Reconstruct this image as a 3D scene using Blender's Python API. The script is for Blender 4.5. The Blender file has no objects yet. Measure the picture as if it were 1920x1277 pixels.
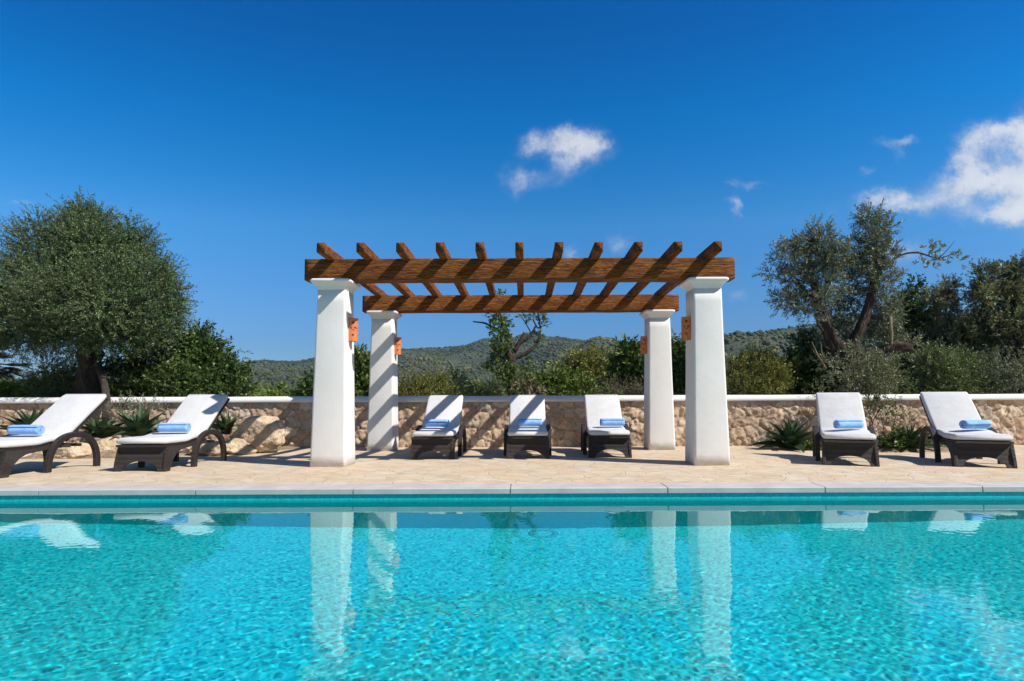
import bpy, math, random
import numpy as np
from mathutils import Vector, Matrix, noise

sc = bpy.context.scene
COL = sc.collection
random.seed(7)
R = math.radians

# ------------------------------------------------------------------ camera frame
H = 0.94                    # eye height above the pool coping
F = 1080.0                  # focal length in pixels of the 1920 px wide photograph
PITCH = R(3.4)
ROLL = 0.0037
CX, CY = 982.0, 741.5 - 1080.0 * math.tan(PITCH)
_cf = Vector((0, math.cos(PITCH), math.sin(PITCH)))
_cu0 = Vector((0, -math.sin(PITCH), math.cos(PITCH)))
_cr0 = Vector((1, 0, 0))
CR = (_cr0 - ROLL * _cu0).normalized()
CU = (_cu0 + ROLL * _cr0).normalized()


def ray(px, py):
    return _cf + CR * ((px - CX) / F) + CU * (-(py - CY) / F)


def P(px, py, Y):
    """world point at distance Y (along world y) seen at a photograph position"""
    d = ray(px, py)
    return Vector((0, 0, H)) + d * (Y / d.y)


def deck_z(y):
    return -0.016 * max(0.0, y - 6.21)


SUN = Vector((0.90, -0.445, 1.0)).normalized()

# ------------------------------------------------------------------ properties
def tag(o, label=None, cat=None, group=None, kind=None):
    if label: o['label'] = label
    if cat: o['category'] = cat
    if group: o['group'] = group
    if kind: o['kind'] = kind
    return o


def empty(name, loc=(0, 0, 0), rz=0.0):
    o = bpy.data.objects.new(name, None)
    o.empty_display_size = 0.2
    COL.objects.link(o)
    o.location = loc
    o.rotation_euler = (0, 0, rz)
    return o


def link(name, me, parent=None, loc=None):
    o = bpy.data.objects.new(name, me)
    COL.objects.link(o)
    if parent is not None:
        o.parent = parent
    if loc is not None:
        o.location = loc
    return o


def copy_tree(o, parent=None):
    c = o.copy()
    COL.objects.link(c)
    c.parent = parent
    for ch in list(o.children):
        copy_tree(ch, c)
    return c


# ------------------------------------------------------------------ mesh helpers
def np_mesh(name, v, quads=None, tris=None, mats=(), smooth=False, mat_idx=None):
    me = bpy.data.meshes.new(name)
    v = np.asarray(v, dtype=np.float32).reshape(-1, 3)
    me.vertices.add(len(v))
    me.vertices.foreach_set('co', v.ravel())
    loops, starts, n = [], [], 0
    if quads is not None and len(quads):
        q = np.asarray(quads, dtype=np.int32).reshape(-1, 4)
        loops.append(q.ravel()); starts.append(np.arange(len(q)) * 4 + n); n += q.size
    if tris is not None and len(tris):
        t = np.asarray(tris, dtype=np.int32).reshape(-1, 3)
        loops.append(t.ravel()); starts.append(np.arange(len(t)) * 3 + n); n += t.size
    L = np.concatenate(loops).astype(np.int32)
    S = np.concatenate(starts).astype(np.int32)
    me.loops.add(len(L)); me.loops.foreach_set('vertex_index', L)
    me.polygons.add(len(S)); me.polygons.foreach_set('loop_start', S)
    for m in mats: me.materials.append(m)
    if mat_idx is not None:
        me.polygons.foreach_set('material_index', np.asarray(mat_idx, dtype=np.int32))
    me.update(calc_edges=True)
    me.validate()
    if smooth: me.shade_smooth()
    return me


class MB:
    """collects shapes, then links them as one mesh object"""
    def __init__(s):
        s.v, s.f = [], []

    def add(s, vs, fs):
        b = len(s.v)
        s.v += [tuple(p) for p in vs]
        s.f += [tuple(i + b for i in f) for f in fs]

    def loft(s, secs, cap=True, closed=True):
        b = len(s.v); n = len(secs[0])
        for q in secs: s.v += [tuple(p) for p in q]
        m = n if closed else n - 1
        for i in range(len(secs) - 1):
            for j in range(m):
                k = (j + 1) % n
                s.f.append((b + i * n + j, b + i * n + k, b + (i + 1) * n + k, b + (i + 1) * n + j))
        if cap and closed:
            s.f.append(tuple(b + j for j in reversed(range(n))))
            s.f.append(tuple(b + (len(secs) - 1) * n + j for j in range(n)))

    def tube(s, pts, rad, n=8, cap=True):
        pts = [Vector(p) for p in pts]
        secs = []
        up = Vector((0.13, 0.31, 0.94))
        for i, p in enumerate(pts):
            d = (pts[min(i + 1, len(pts) - 1)] - pts[max(i - 1, 0)]).normalized()
            a = d.cross(up)
            if a.length < 1e-3: a = d.cross(Vector((1, 0, 0)))
            a.normalize(); c = a.cross(d)
            r = rad[i] if hasattr(rad, '__len__') else rad
            secs.append([p + a * (r * math.cos(t)) + c * (r * math.sin(t)) for t in [2 * math.pi * k / n for k in range(n)]])
        s.loft(secs, cap)

    def prism(s, outline, axis_from, axis_to, mapf):
        """outline of 2-D points extruded between two offsets; mapf(u, v, w) -> xyz"""
        s.loft([[mapf(u, v, axis_from) for u, v in outline], [mapf(u, v, axis_to) for u, v in outline]])

    def mesh(s, name, mat, smooth=False):
        me = bpy.data.meshes.new(name)
        me.from_pydata(s.v, [], s.f)
        me.materials.append(mat)
        me.validate()
        import bmesh
        bm = bmesh.new(); bm.from_mesh(me)
        bmesh.ops.recalc_face_normals(bm, faces=bm.faces)
        bm.to_mesh(me); bm.free()
        if smooth: me.shade_smooth()
        return me

    def build(s, name, mat, parent=None, smooth=False, bevel=0.0, seg=2, loc=None, sub=0):
        o = link(name, s.mesh(name, mat, smooth or bevel > 0), parent, loc)
        if bevel > 0:
            b = o.modifiers.new('bevel', 'BEVEL'); b.width = bevel; b.segments = seg
            b.limit_method = 'ANGLE'; b.angle_limit = R(35); b.harden_normals = False
        if sub:
            m = o.modifiers.new('sub', 'SUBSURF'); m.levels = m.render_levels = sub
        if smooth or bevel > 0:
            o.data.shade_smooth()
            if bevel > 0:
                w = o.modifiers.new('wn', 'WEIGHTED_NORMAL'); w.keep_sharp = False
        return o


def rrect(w, d, r, n=3):
    """rounded rectangle outline, centred, counter-clockwise"""
    pts = []
    for cx, cy, a0 in ((w / 2 - r, d / 2 - r, 0), (-w / 2 + r, d / 2 - r, 90), (-w / 2 + r, -d / 2 + r, 180), (w / 2 - r, -d / 2 + r, 270)):
        for k in range(n + 1):
            a = R(a0 + 90 * k / n)
            pts.append((cx + r * math.cos(a), cy + r * math.sin(a)))
    return pts


# ------------------------------------------------------------------ material helpers
class NT:
    def __init__(s, nt): s.nt = nt; s.nodes = nt.nodes

    def n(s, typ, _props=None, **ins):
        nd = s.nodes.new(typ)
        for k, v in (_props or {}).items(): setattr(nd, k, v)
        for k, v in ins.items():
            key = k.replace('_', ' ')
            tgt = None
            if key.isdigit(): tgt = nd.inputs[int(key)]
            elif key in nd.inputs: tgt = nd.inputs[key]
            elif key[0] == 'i' and key[1:].isdigit(): tgt = nd.inputs[int(key[1:])]
            if isinstance(v, bpy.types.NodeSocket): s.nt.links.new(v, tgt)
            elif tgt is not None:
                if hasattr(tgt.default_value, '__len__') and not hasattr(v, '__len__'): v = (v,) * len(tgt.default_value)
                if hasattr(tgt.default_value, '__len__') and len(tgt.default_value) == 4 and len(v) == 3: v = (*v, 1)
                tgt.default_value = v
        return nd

    def math(s, op, a, b=None, c=None, clamp=False):
        kw = {'i0': a}
        if b is not None: kw['i1'] = b
        if c is not None: kw['i2'] = c
        return s.n('ShaderNodeMath', {'operation': op, 'use_clamp': clamp}, **kw).outputs[0]

    def ramp(s, fac, stops, interp='LINEAR'):
        nd = s.n('ShaderNodeValToRGB', i0=fac)
        cr = nd.color_ramp; cr.interpolation = interp
        while len(cr.elements) < len(stops): cr.elements.new(0.5)
        for e, (p, c) in zip(cr.elements, stops):
            e.position = p; e.color = (*c, 1) if len(c) == 3 else c
        return nd.outputs[0]

    def mix(s, fac, a, b, mode='MIX'):
        nd = s.n('ShaderNodeMix', {'data_type': 'RGBA', 'blend_type': mode})
        for i, v in ((0, fac), (6, a), (7, b)):
            if isinstance(v, bpy.types.NodeSocket): s.nt.links.new(v, nd.inputs[i])
            else: nd.inputs[i].default_value = (*v, 1) if hasattr(v, '__len__') and len(v) == 3 else v
        return nd.outputs[2]

    def mapr(s, v, a, b, c=0.0, d=1.0, smooth=False):
        return s.n('ShaderNodeMapRange', {'interpolation_type': 'SMOOTHSTEP' if smooth else 'LINEAR'}, i0=v, i1=a, i2=b, i3=c, i4=d).outputs[0]

    def noise(s, vec, scale, detail=4, rough=0.55, dist=0.0):
        return s.n('ShaderNodeTexNoise', Vector=vec, Scale=scale, Detail=detail, Roughness=rough, Distortion=dist).outputs[0]

    def scaled(s, vec, sc_):
        return s.n('ShaderNodeVectorMath', {'operation': 'MULTIPLY'}, i0=vec, i1=sc_).outputs[0]


def new_mat(name):
    m = bpy.data.materials.new(name); m.use_nodes = True
    t = NT(m.node_tree)
    return m, t, t.nodes['Principled BSDF']


def setp(t, b, **kw):
    for k, v in kw.items():
        key = k.replace('_', ' ')
        if isinstance(v, bpy.types.NodeSocket): t.nt.links.new(v, b.inputs[key])
        else: b.inputs[key].default_value = (*v, 1) if hasattr(v, '__len__') and len(v) == 3 else v


def bump(t, b, h, strength=0.5, dist=0.01):
    nd = t.n('ShaderNodeBump', Strength=strength, Distance=dist, Height=h)
    t.nt.links.new(nd.outputs[0], b.inputs['Normal'])


def objco(t): return t.n('ShaderNodeTexCoord').outputs['Object']


def objco_var(t):
    """object coordinates shifted by a random amount, so that no two pieces share a pattern"""
    r = t.n('ShaderNodeObjectInfo').outputs['Random']
    off = t.n('ShaderNodeCombineXYZ', i0=t.math('MULTIPLY', r, 37.3), i1=t.math('MULTIPLY', r, 91.7), i2=t.math('MULTIPLY', r, 53.1)).outputs[0]
    return t.n('ShaderNodeVectorMath', {'operation': 'ADD'}, i0=objco(t), i1=off).outputs[0]


M = {}


def mk_plaster():
    m, t, b = new_mat('white_plaster'); v = objco_var(t)
    n1 = t.noise(v, 2.2, 5, 0.6); n2 = t.noise(v, 28, 4, 0.6); n3 = t.noise(t.scaled(v, (5, 5, 0.7)), 1.6, 4, .6)
    c = t.ramp(n1, [(.3, (.66, .65, .63)), (.7, (.71, .705, .69))])
    c = t.mix(t.mapr(n3, .56, .75, 0, .3), c, (.64, .615, .57))
    zz = t.n('ShaderNodeSeparateXYZ', Vector=objco(t)).outputs[2]
    splash = t.math('MULTIPLY', t.mapr(t.noise(v, 7, 6, .7), .42, .62), t.mapr(zz, -.05, .22, 1, 0, True))
    c = t.mix(t.math('MULTIPLY', splash, .55), c, (.50, .43, .34))
    setp(t, b, Base_Color=c, Roughness=.88)
    bump(t, b, t.math('ADD', t.math('MULTIPLY', n1, 1.2), t.math('MULTIPLY', n2, .25)), .22, .02)
    M['plaster'] = m


def mk_wood():
    m, t, b = new_mat('stained_timber'); v = objco_var(t)
    # the timbers are modelled with their length along local x
    g = t.noise(t.scaled(v, (1.5, 15, 15)), 2.6, 8, .68, 1.6)
    g2 = t.noise(t.scaled(v, (.9, 26, 26)), 3.0, 4, .6, .6)
    k = t.noise(t.scaled(v, (2, 5, 5)), 1.3, 3, .5)
    c = t.ramp(g, [(.32, (.020, .006, .002)), (.44, (.17, .055, .010)), (.56, (.40, .15, .026)), (.72, (.62, .29, .07))])
    c = t.mix(t.mapr(k, .35, .7, 0, .4), c, (.20, .06, .012))
    c = t.mix(t.mapr(g2, .52, .68, 0, .75), c, (.045, .015, .005))
    rnd = t.n('ShaderNodeObjectInfo').outputs['Random']
    c = t.mix(1.0, c, t.ramp(rnd, [(0, (.82, .82, .82)), (1, (1.12, 1.08, 1.05))]), 'MULTIPLY')
    setp(t, b, Base_Color=c, Roughness=.7, Specular_IOR_Level=.18)
    bump(t, b, t.math('ADD', g, t.math('MULTIPLY', g2, .8)), 1.0, .05)
    M['wood'] = m


def mk_terracotta():
    m, t, b = new_mat('terracotta'); v = objco_var(t)
    n = t.noise(v, 14, 5, .6)
    setp(t, b, Base_Color=t.ramp(n, [(.3, (.50, .13, .04)), (.7, (.66, .22, .08))]), Roughness=.8)
    bump(t, b, t.noise(v, 60, 3), .3, .004)
    M['terracotta'] = m


def mk_wicker():
    m, t, b = new_mat('dark_wicker'); v = objco(t)
    w1 = t.n('ShaderNodeTexWave', {'bands_direction': 'X'}, Vector=v, Scale=26, Distortion=.6, Detail=1).outputs['Fac']
    w2 = t.n('ShaderNodeTexWave', {'bands_direction': 'Z'}, Vector=v, Scale=34, Distortion=.6, Detail=1).outputs['Fac']
    w3 = t.n('ShaderNodeTexWave', {'bands_direction': 'Y'}, Vector=v, Scale=26, Distortion=.6, Detail=1).outputs['Fac']
    h = t.math('ADD', t.math('MULTIPLY', w1, w2), t.math('MULTIPLY', w3, .6))
    n = t.noise(v, 30, 3)
    c = t.ramp(h, [(.1, (.006, .004, .0035)), (.6, (.020, .013, .011)), (1, (.048, .034, .029))])
    c = t.mix(t.mapr(n, .45, .7, 0, .5), c, (.030, .021, .018))
    setp(t, b, Base_Color=c, Roughness=.5)
    bump(t, b, h, .8, .006)
    M['wicker'] = m


def mk_cushion():
    m, t, b = new_mat('cushion_canvas'); v = objco_var(t)
    n = t.noise(v, 5, 4); f = t.noise(v, 260, 2)
    setp(t, b, Base_Color=t.ramp(n, [(.3, (.53, .53, .53)), (.7, (.585, .585, .585))]), Roughness=.92)
    setp(t, b, Sheen_Weight=.15)
    bump(t, b, t.math('ADD', t.math('MULTIPLY', n, 2.0), t.math('MULTIPLY', f, .12)), .28, .02)
    M['cushion'] = m


def mk_towel():
    m, t, b = new_mat('blue_terry'); v = objco_var(t)
    n = t.noise(v, 180, 3, .7); n2 = t.noise(v, 9, 3)
    setp(t, b, Base_Color=t.mix(t.mapr(n2, .3, .7), (.20, .41, .80), (.30, .53, .90)), Roughness=1.0, Specular_IOR_Level=.1)
    bump(t, b, t.math('ADD', n, t.math('MULTIPLY', n2, 2.0)), .7, .008)
    M['towel'] = m


def mk_stone():
    m, t, b = new_mat('rubble_stone'); v = objco(t)
    at = t.n('ShaderNodeAttribute', {'attribute_name': 'stone'})
    n = t.noise(v, 17, 6, .65); n2 = t.noise(v, 60, 4, .6)
    c = t.mix(1.0, at.outputs['Color'], t.ramp(n, [(.25, (.62, .56, .50)), (.5, (1, 1, 1)), (.75, (1.25, 1.2, 1.12))]), 'MULTIPLY')
    setp(t, b, Base_Color=c, Roughness=.95, Specular_IOR_Level=.15)
    bump(t, b, t.math('ADD', n, t.math('MULTIPLY', n2, .4)), .6, .02)
    M['stone'] = m


def mk_boulder():
    m, t, b = new_mat('limestone_boulder'); v = objco_var(t)
    n = t.noise(v, 4.5, 7, .65); n2 = t.noise(v, 26, 5, .65)
    c = t.ramp(n, [(.28, (.33, .24, .15)), (.5, (.56, .43, .28)), (.72, (.68, .57, .42))])
    c = t.mix(t.mapr(n2, .55, .72, 0, .7), c, (.24, .20, .16))
    setp(t, b, Base_Color=c, Roughness=.92)
    bump(t, b, t.math('ADD', n, t.math('MULTIPLY', n2, .6)), 1.0, .05)
    M['boulder'] = m


def mk_deck():
    m, t, b = new_mat('flagstone_paving'); v = objco(t)
    wob = t.n('ShaderNodeVectorMath', {'operation': 'ADD'}, i0=v, i1=t.scaled(t.n('ShaderNodeTexNoise', Vector=v, Scale=2.2, Detail=3).outputs['Color'], (.16, .16, 0))).outputs[0]
    vv = t.scaled(wob, (3.0, 3.6, 0.0))
    vo = t.n('ShaderNodeTexVoronoi', {'feature': 'F1', 'distance': 'MINKOWSKI'}, Vector=vv, Scale=1.25, Exponent=3.5)
    ed = t.n('ShaderNodeTexVoronoi', {'feature': 'DISTANCE_TO_EDGE'}, Vector=vv, Scale=1.25).outputs['Distance']
    sep = t.n('ShaderNodeSeparateColor', Color=vo.outputs['Color'])
    c = t.ramp(sep.outputs[0], [(0, (.52, .41, .29)), (.2, (.57, .46, .33)), (.4, (.59, .50, .38)), (.55, (.56, .42, .32)), (.72, (.60, .52, .41)), (.88, (.585, .43, .28)), (1, (.53, .45, .37))])
    n = t.noise(v, 5.5, 6, .65); n2 = t.noise(t.scaled(v, (9, 9, 0)), 3.0, 5, .6)
    c = t.mix(1.0, c, t.ramp(n, [(.28, (.76, .73, .67)), (.5, (.95, .95, .92)), (.74, (1.07, 1.05, .99))]), 'MULTIPLY')
    st = t.noise(v, .9, 4, .6)
    c = t.mix(t.mapr(st, .54, .68, 0, .42), c, (.56, .36, .19))
    joint = t.mapr(ed, 0.0, .035, 1, 0, True)
    c = t.mix(t.math('MULTIPLY', joint, .6), c, (.40, .31, .22))
    setp(t, b, Base_Color=c, Roughness=.85)
    bump(t, b, t.math('ADD', t.math('MULTIPLY', joint, -.8), t.math('ADD', n, t.math('MULTIPLY', n2, .5))), .5, .012)
    M['deck'] = m


def mk_coping():
    m, t, b = new_mat('pale_coping_stone'); v = objco(t)
    n = t.noise(v, 3.5, 6, .6); n2 = t.noise(v, 45, 3)
    c = t.ramp(n, [(.3, (.38, .365, .35)), (.7, (.50, .485, .465))])
    c = t.mix(t.mapr(t.noise(t.scaled(v, (1.0, 3, 3)), 1.3, 6, .65), .52, .66, 0, .5), c, (.40, .37, .34))
    setp(t, b, Base_Color=c, Roughness=.8)
    bump(t, b, n2, .25, .004)
    M['coping'] = m


def mk_tile(key='tile', name='aqua_mosaic', stops=None, gr=.45, gcol=(.10, .62, .64)):
    m, t, b = new_mat(name); v = objco(t)
    S = 1 / .0215
    sv = t.scaled(v, (S, S, S))
    sv = t.n('ShaderNodeVectorMath', {'operation': 'ADD'}, i0=sv, i1=(.37, .41, .29)).outputs[0]
    fl = t.n('ShaderNodeVectorMath', {'operation': 'FLOOR'}, i0=sv).outputs[0]
    wn = t.n('ShaderNodeTexWhiteNoise', {'noise_dimensions': '3D'}, Vector=fl)
    fr = t.n('ShaderNodeVectorMath', {'operation': 'FRACTION'}, i0=sv).outputs[0]
    ce = t.n('ShaderNodeVectorMath', {'operation': 'ABSOLUTE'}, i0=t.n('ShaderNodeVectorMath', {'operation': 'SUBTRACT'}, i0=fr, i1=(.5, .5, .5)).outputs[0]).outputs[0]
    s = t.n('ShaderNodeSeparateXYZ', Vector=ce)
    # grout shows along the two directions that lie in the face
    nrm = t.n('ShaderNodeSeparateXYZ', Vector=t.n('ShaderNodeVectorMath', {'operation': 'ABSOLUTE'}, i0=t.n('ShaderNodeNewGeometry').outputs['True Normal']).outputs[0])
    gx = t.math('MULTIPLY', t.math('GREATER_THAN', s.outputs[0], .44), t.math('LESS_THAN', nrm.outputs[0], .5))
    gy = t.math('MULTIPLY', t.math('GREATER_THAN', s.outputs[1], .44), t.math('LESS_THAN', nrm.outputs[1], .5))
    gz = t.math('MULTIPLY', t.math('GREATER_THAN', s.outputs[2], .44), t.math('LESS_THAN', nrm.outputs[2], .5))
    g = t.math('MAXIMUM', t.math('MAXIMUM', gx, gy), gz)
    c = t.ramp(wn.outputs['Value'], stops or [(0, (.001, .40, .50)), (.22, (.002, .66, .77)), (.5, (.005, .82, .92)), (.85, (.025, .91, .97)), (1, (.16, .96, .98))])
    c = t.mix(t.math('MULTIPLY', g, gr), c, gcol)
    setp(t, b, Base_Color=c, Roughness=.35)
    M[key] = m


def mk_water():
    m, t, b = new_mat('clear_water')
    t.nodes.remove(b)
    g = t.n('ShaderNodeBsdfGlass', Color=(.74, .99, 1.0), IOR=1.333, Roughness=0.0)
    gl = t.n('ShaderNodeBsdfGlossy', Color=(1, 1, 1), Roughness=0.0)
    mx = t.n('ShaderNodeMixShader', i0=.10, i1=g.outputs[0], i2=gl.outputs[0])
    t.nt.links.new(mx.outputs[0], t.nodes['Material Output'].inputs[0])
    M['water'] = m


def mk_bark(name, c1, c2, c3):
    m, t, b = new_mat(name); v = objco(t)
    n = t.noise(t.scaled(v, (9, 9, 1.6)), 1.6, 7, .7, 1.0); n2 = t.noise(v, 38, 4)
    setp(t, b, Base_Color=t.ramp(n, [(.3, c1), (.52, c2), (.72, c3)]), Roughness=.95)
    bump(t, b, t.math('ADD', n, t.math('MULTIPLY', n2, .3)), 1.0, .05)
    M[name] = m


def mk_leaf(name, cols, trans=.25, rough=.5, pale=None):
    m, t, b = new_mat(name)
    geo = t.n('ShaderNodeNewGeometry'); v = objco(t)
    rnd = geo.outputs['Random Per Island']
    n = t.mapr(t.noise(v, 1.5, 3, .5), .3, .7)
    k = t.math('ADD', t.math('MULTIPLY', rnd, .6), t.math('MULTIPLY', n, .4), clamp=True)
    st = [(i / (len(cols) - 1), c) for i, c in enumerate(cols)]
    c = t.ramp(k, st)
    if pale: c = t.mix(geo.outputs['Backfacing'], c, pale)
    setp(t, b, Base_Color=c, Roughness=rough, Specular_IOR_Level=.3)
    tr = t.n('ShaderNodeBsdfTranslucent', Color=t.mix(1.0, c, (1.1, 1.25, .55), 'MULTIPLY'))
    mx = t.n('ShaderNodeMixShader', i0=trans, i1=b.outputs[0], i2=tr.outputs[0])
    t.nt.links.new(mx.outputs[0], t.nodes['Material Output'].inputs[0])
    M[name] = m


def mk_soil():
    m, t, b = new_mat('stony_soil'); v = objco(t)
    n = t.noise(v, 6, 7, .7); n2 = t.noise(v, 34, 4, .6)
    c = t.ramp(n, [(.3, (.12, .075, .045)), (.5, (.26, .18, .11)), (.7, (.42, .32, .21))])
    c = t.mix(t.mapr(n2, .55, .7, 0, .7), c, (.48, .40, .30))
    setp(t, b, Base_Color=c, Roughness=.95)
    bump(t, b, t.math('ADD', n, n2), 1.0, .04)
    M['soil'] = m


def mk_hill():
    m, t, b = new_mat('hillside_scrub'); v = objco(t)
    n = t.noise(v, .035, 6, .65); n2 = t.noise(v, .25, 4, .6)
    c = t.ramp(n, [(.32, (.026, .036, .016)), (.5, (.042, .052, .022)), (.66, (.072, .072, .036)), (.8, (.13, .10, .065))])
    c = t.mix(t.mapr(n2, .4, .65, 0, .5), c, (.025, .042, .016))
    setp(t, b, Base_Color=c, Roughness=1.0)
    M['hill'] = m
    m, t, b = new_mat('hill_tree_crowns'); v = objco(t)
    rnd = t.n('ShaderNodeNewGeometry').outputs['Random Per Island']
    n = t.mapr(t.noise(v, .014, 5, .65), .3, .7)
    k = t.math('ADD', t.math('MULTIPLY', rnd, .42), t.math('MULTIPLY', n, .58), clamp=True)
    c = t.ramp(k, [(.12, (.016, .024, .009)), (.42, (.034, .043, .015)), (.66, (.072, .076, .026)), (.88, (.15, .135, .050))])
    setp(t, b, Base_Color=c, Roughness=1.0)
    M['hilltree'] = m


def mk_simple(name, c, rough=.7, bumpscale=None):
    m, t, b = new_mat(name); v = objco(t)
    n = t.noise(v, 6, 4)
    c2 = tuple(x * .82 for x in c)
    setp(t, b, Base_Color=t.ramp(n, [(.3, c2), (.7, c)]), Roughness=rough)
    if bumpscale: bump(t, b, t.noise(v, bumpscale, 4), .5, .01)
    M[name] = m


for fn in (mk_plaster, mk_wood, mk_terracotta, mk_wicker, mk_cushion, mk_towel, mk_stone, mk_boulder, mk_deck, mk_coping,
           mk_tile, mk_water, mk_soil, mk_hill): fn()
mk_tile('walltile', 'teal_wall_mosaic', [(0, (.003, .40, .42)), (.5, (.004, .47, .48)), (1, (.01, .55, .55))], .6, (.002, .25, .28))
mk_bark('olive_bark', (.016, .012, .009), (.048, .035, .026), (.125, .09, .064))
mk_bark('red_bark', (.009, .006, .005), (.038, .023, .017), (.15, .088, .055))
mk_bark('pale_bark', (.10, .075, .05), (.24, .19, .13), (.40, .33, .25))
mk_leaf('olive_leaf', [(.021, .046, .013), (.060, .112, .032), (.138, .212, .068), (.31, .41, .18)], .2, .48, (.095, .135, .07))
mk_leaf('sage_leaf', [(.040, .062, .018), (.106, .146, .044), (.195, .245, .086), (.35, .40, .17)], .22, .5, (.15, .18, .09))
mk_leaf('silver_leaf', [(.038, .054, .026), (.105, .135, .068), (.205, .24, .135), (.38, .42, .28)], .18, .5, (.16, .175, .13))
mk_leaf('dark_leaf', [(.017, .036, .009), (.042, .080, .017), (.082, .132, .030), (.16, .21, .06)], .2, .4)
mk_leaf('green_leaf', [(.032, .058, .012), (.075, .12, .022), (.13, .18, .036), (.22, .27, .07)], .28, .45)
mk_leaf('yellow_leaf', [(.065, .076, .018), (.14, .15, .032), (.22, .22, .055), (.34, .33, .11)], .28, .5)
mk_leaf('lime_leaf', [(.06, .09, .010), (.13, .18, .018), (.20, .25, .03), (.30, .34, .06)], .35, .5)
mk_leaf('grey_leaf', [(.044, .054, .029), (.122, .14, .072), (.22, .24, .13), (.37, .39, .23)], .15, .55)
mk_leaf('dry_leaf', [(.06, .05, .03), (.12, .10, .06), (.19, .16, .10), (.28, .24, .16)], .15, .7)
mk_leaf('agave_leaf', [(.022, .048, .022), (.036, .072, .030), (.055, .095, .042), (.085, .13, .06)], .08, .42)
mk_leaf('palm_leaf', [(.018, .024, .014), (.04, .046, .026), (.07, .075, .045)], .1, .5)

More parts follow.
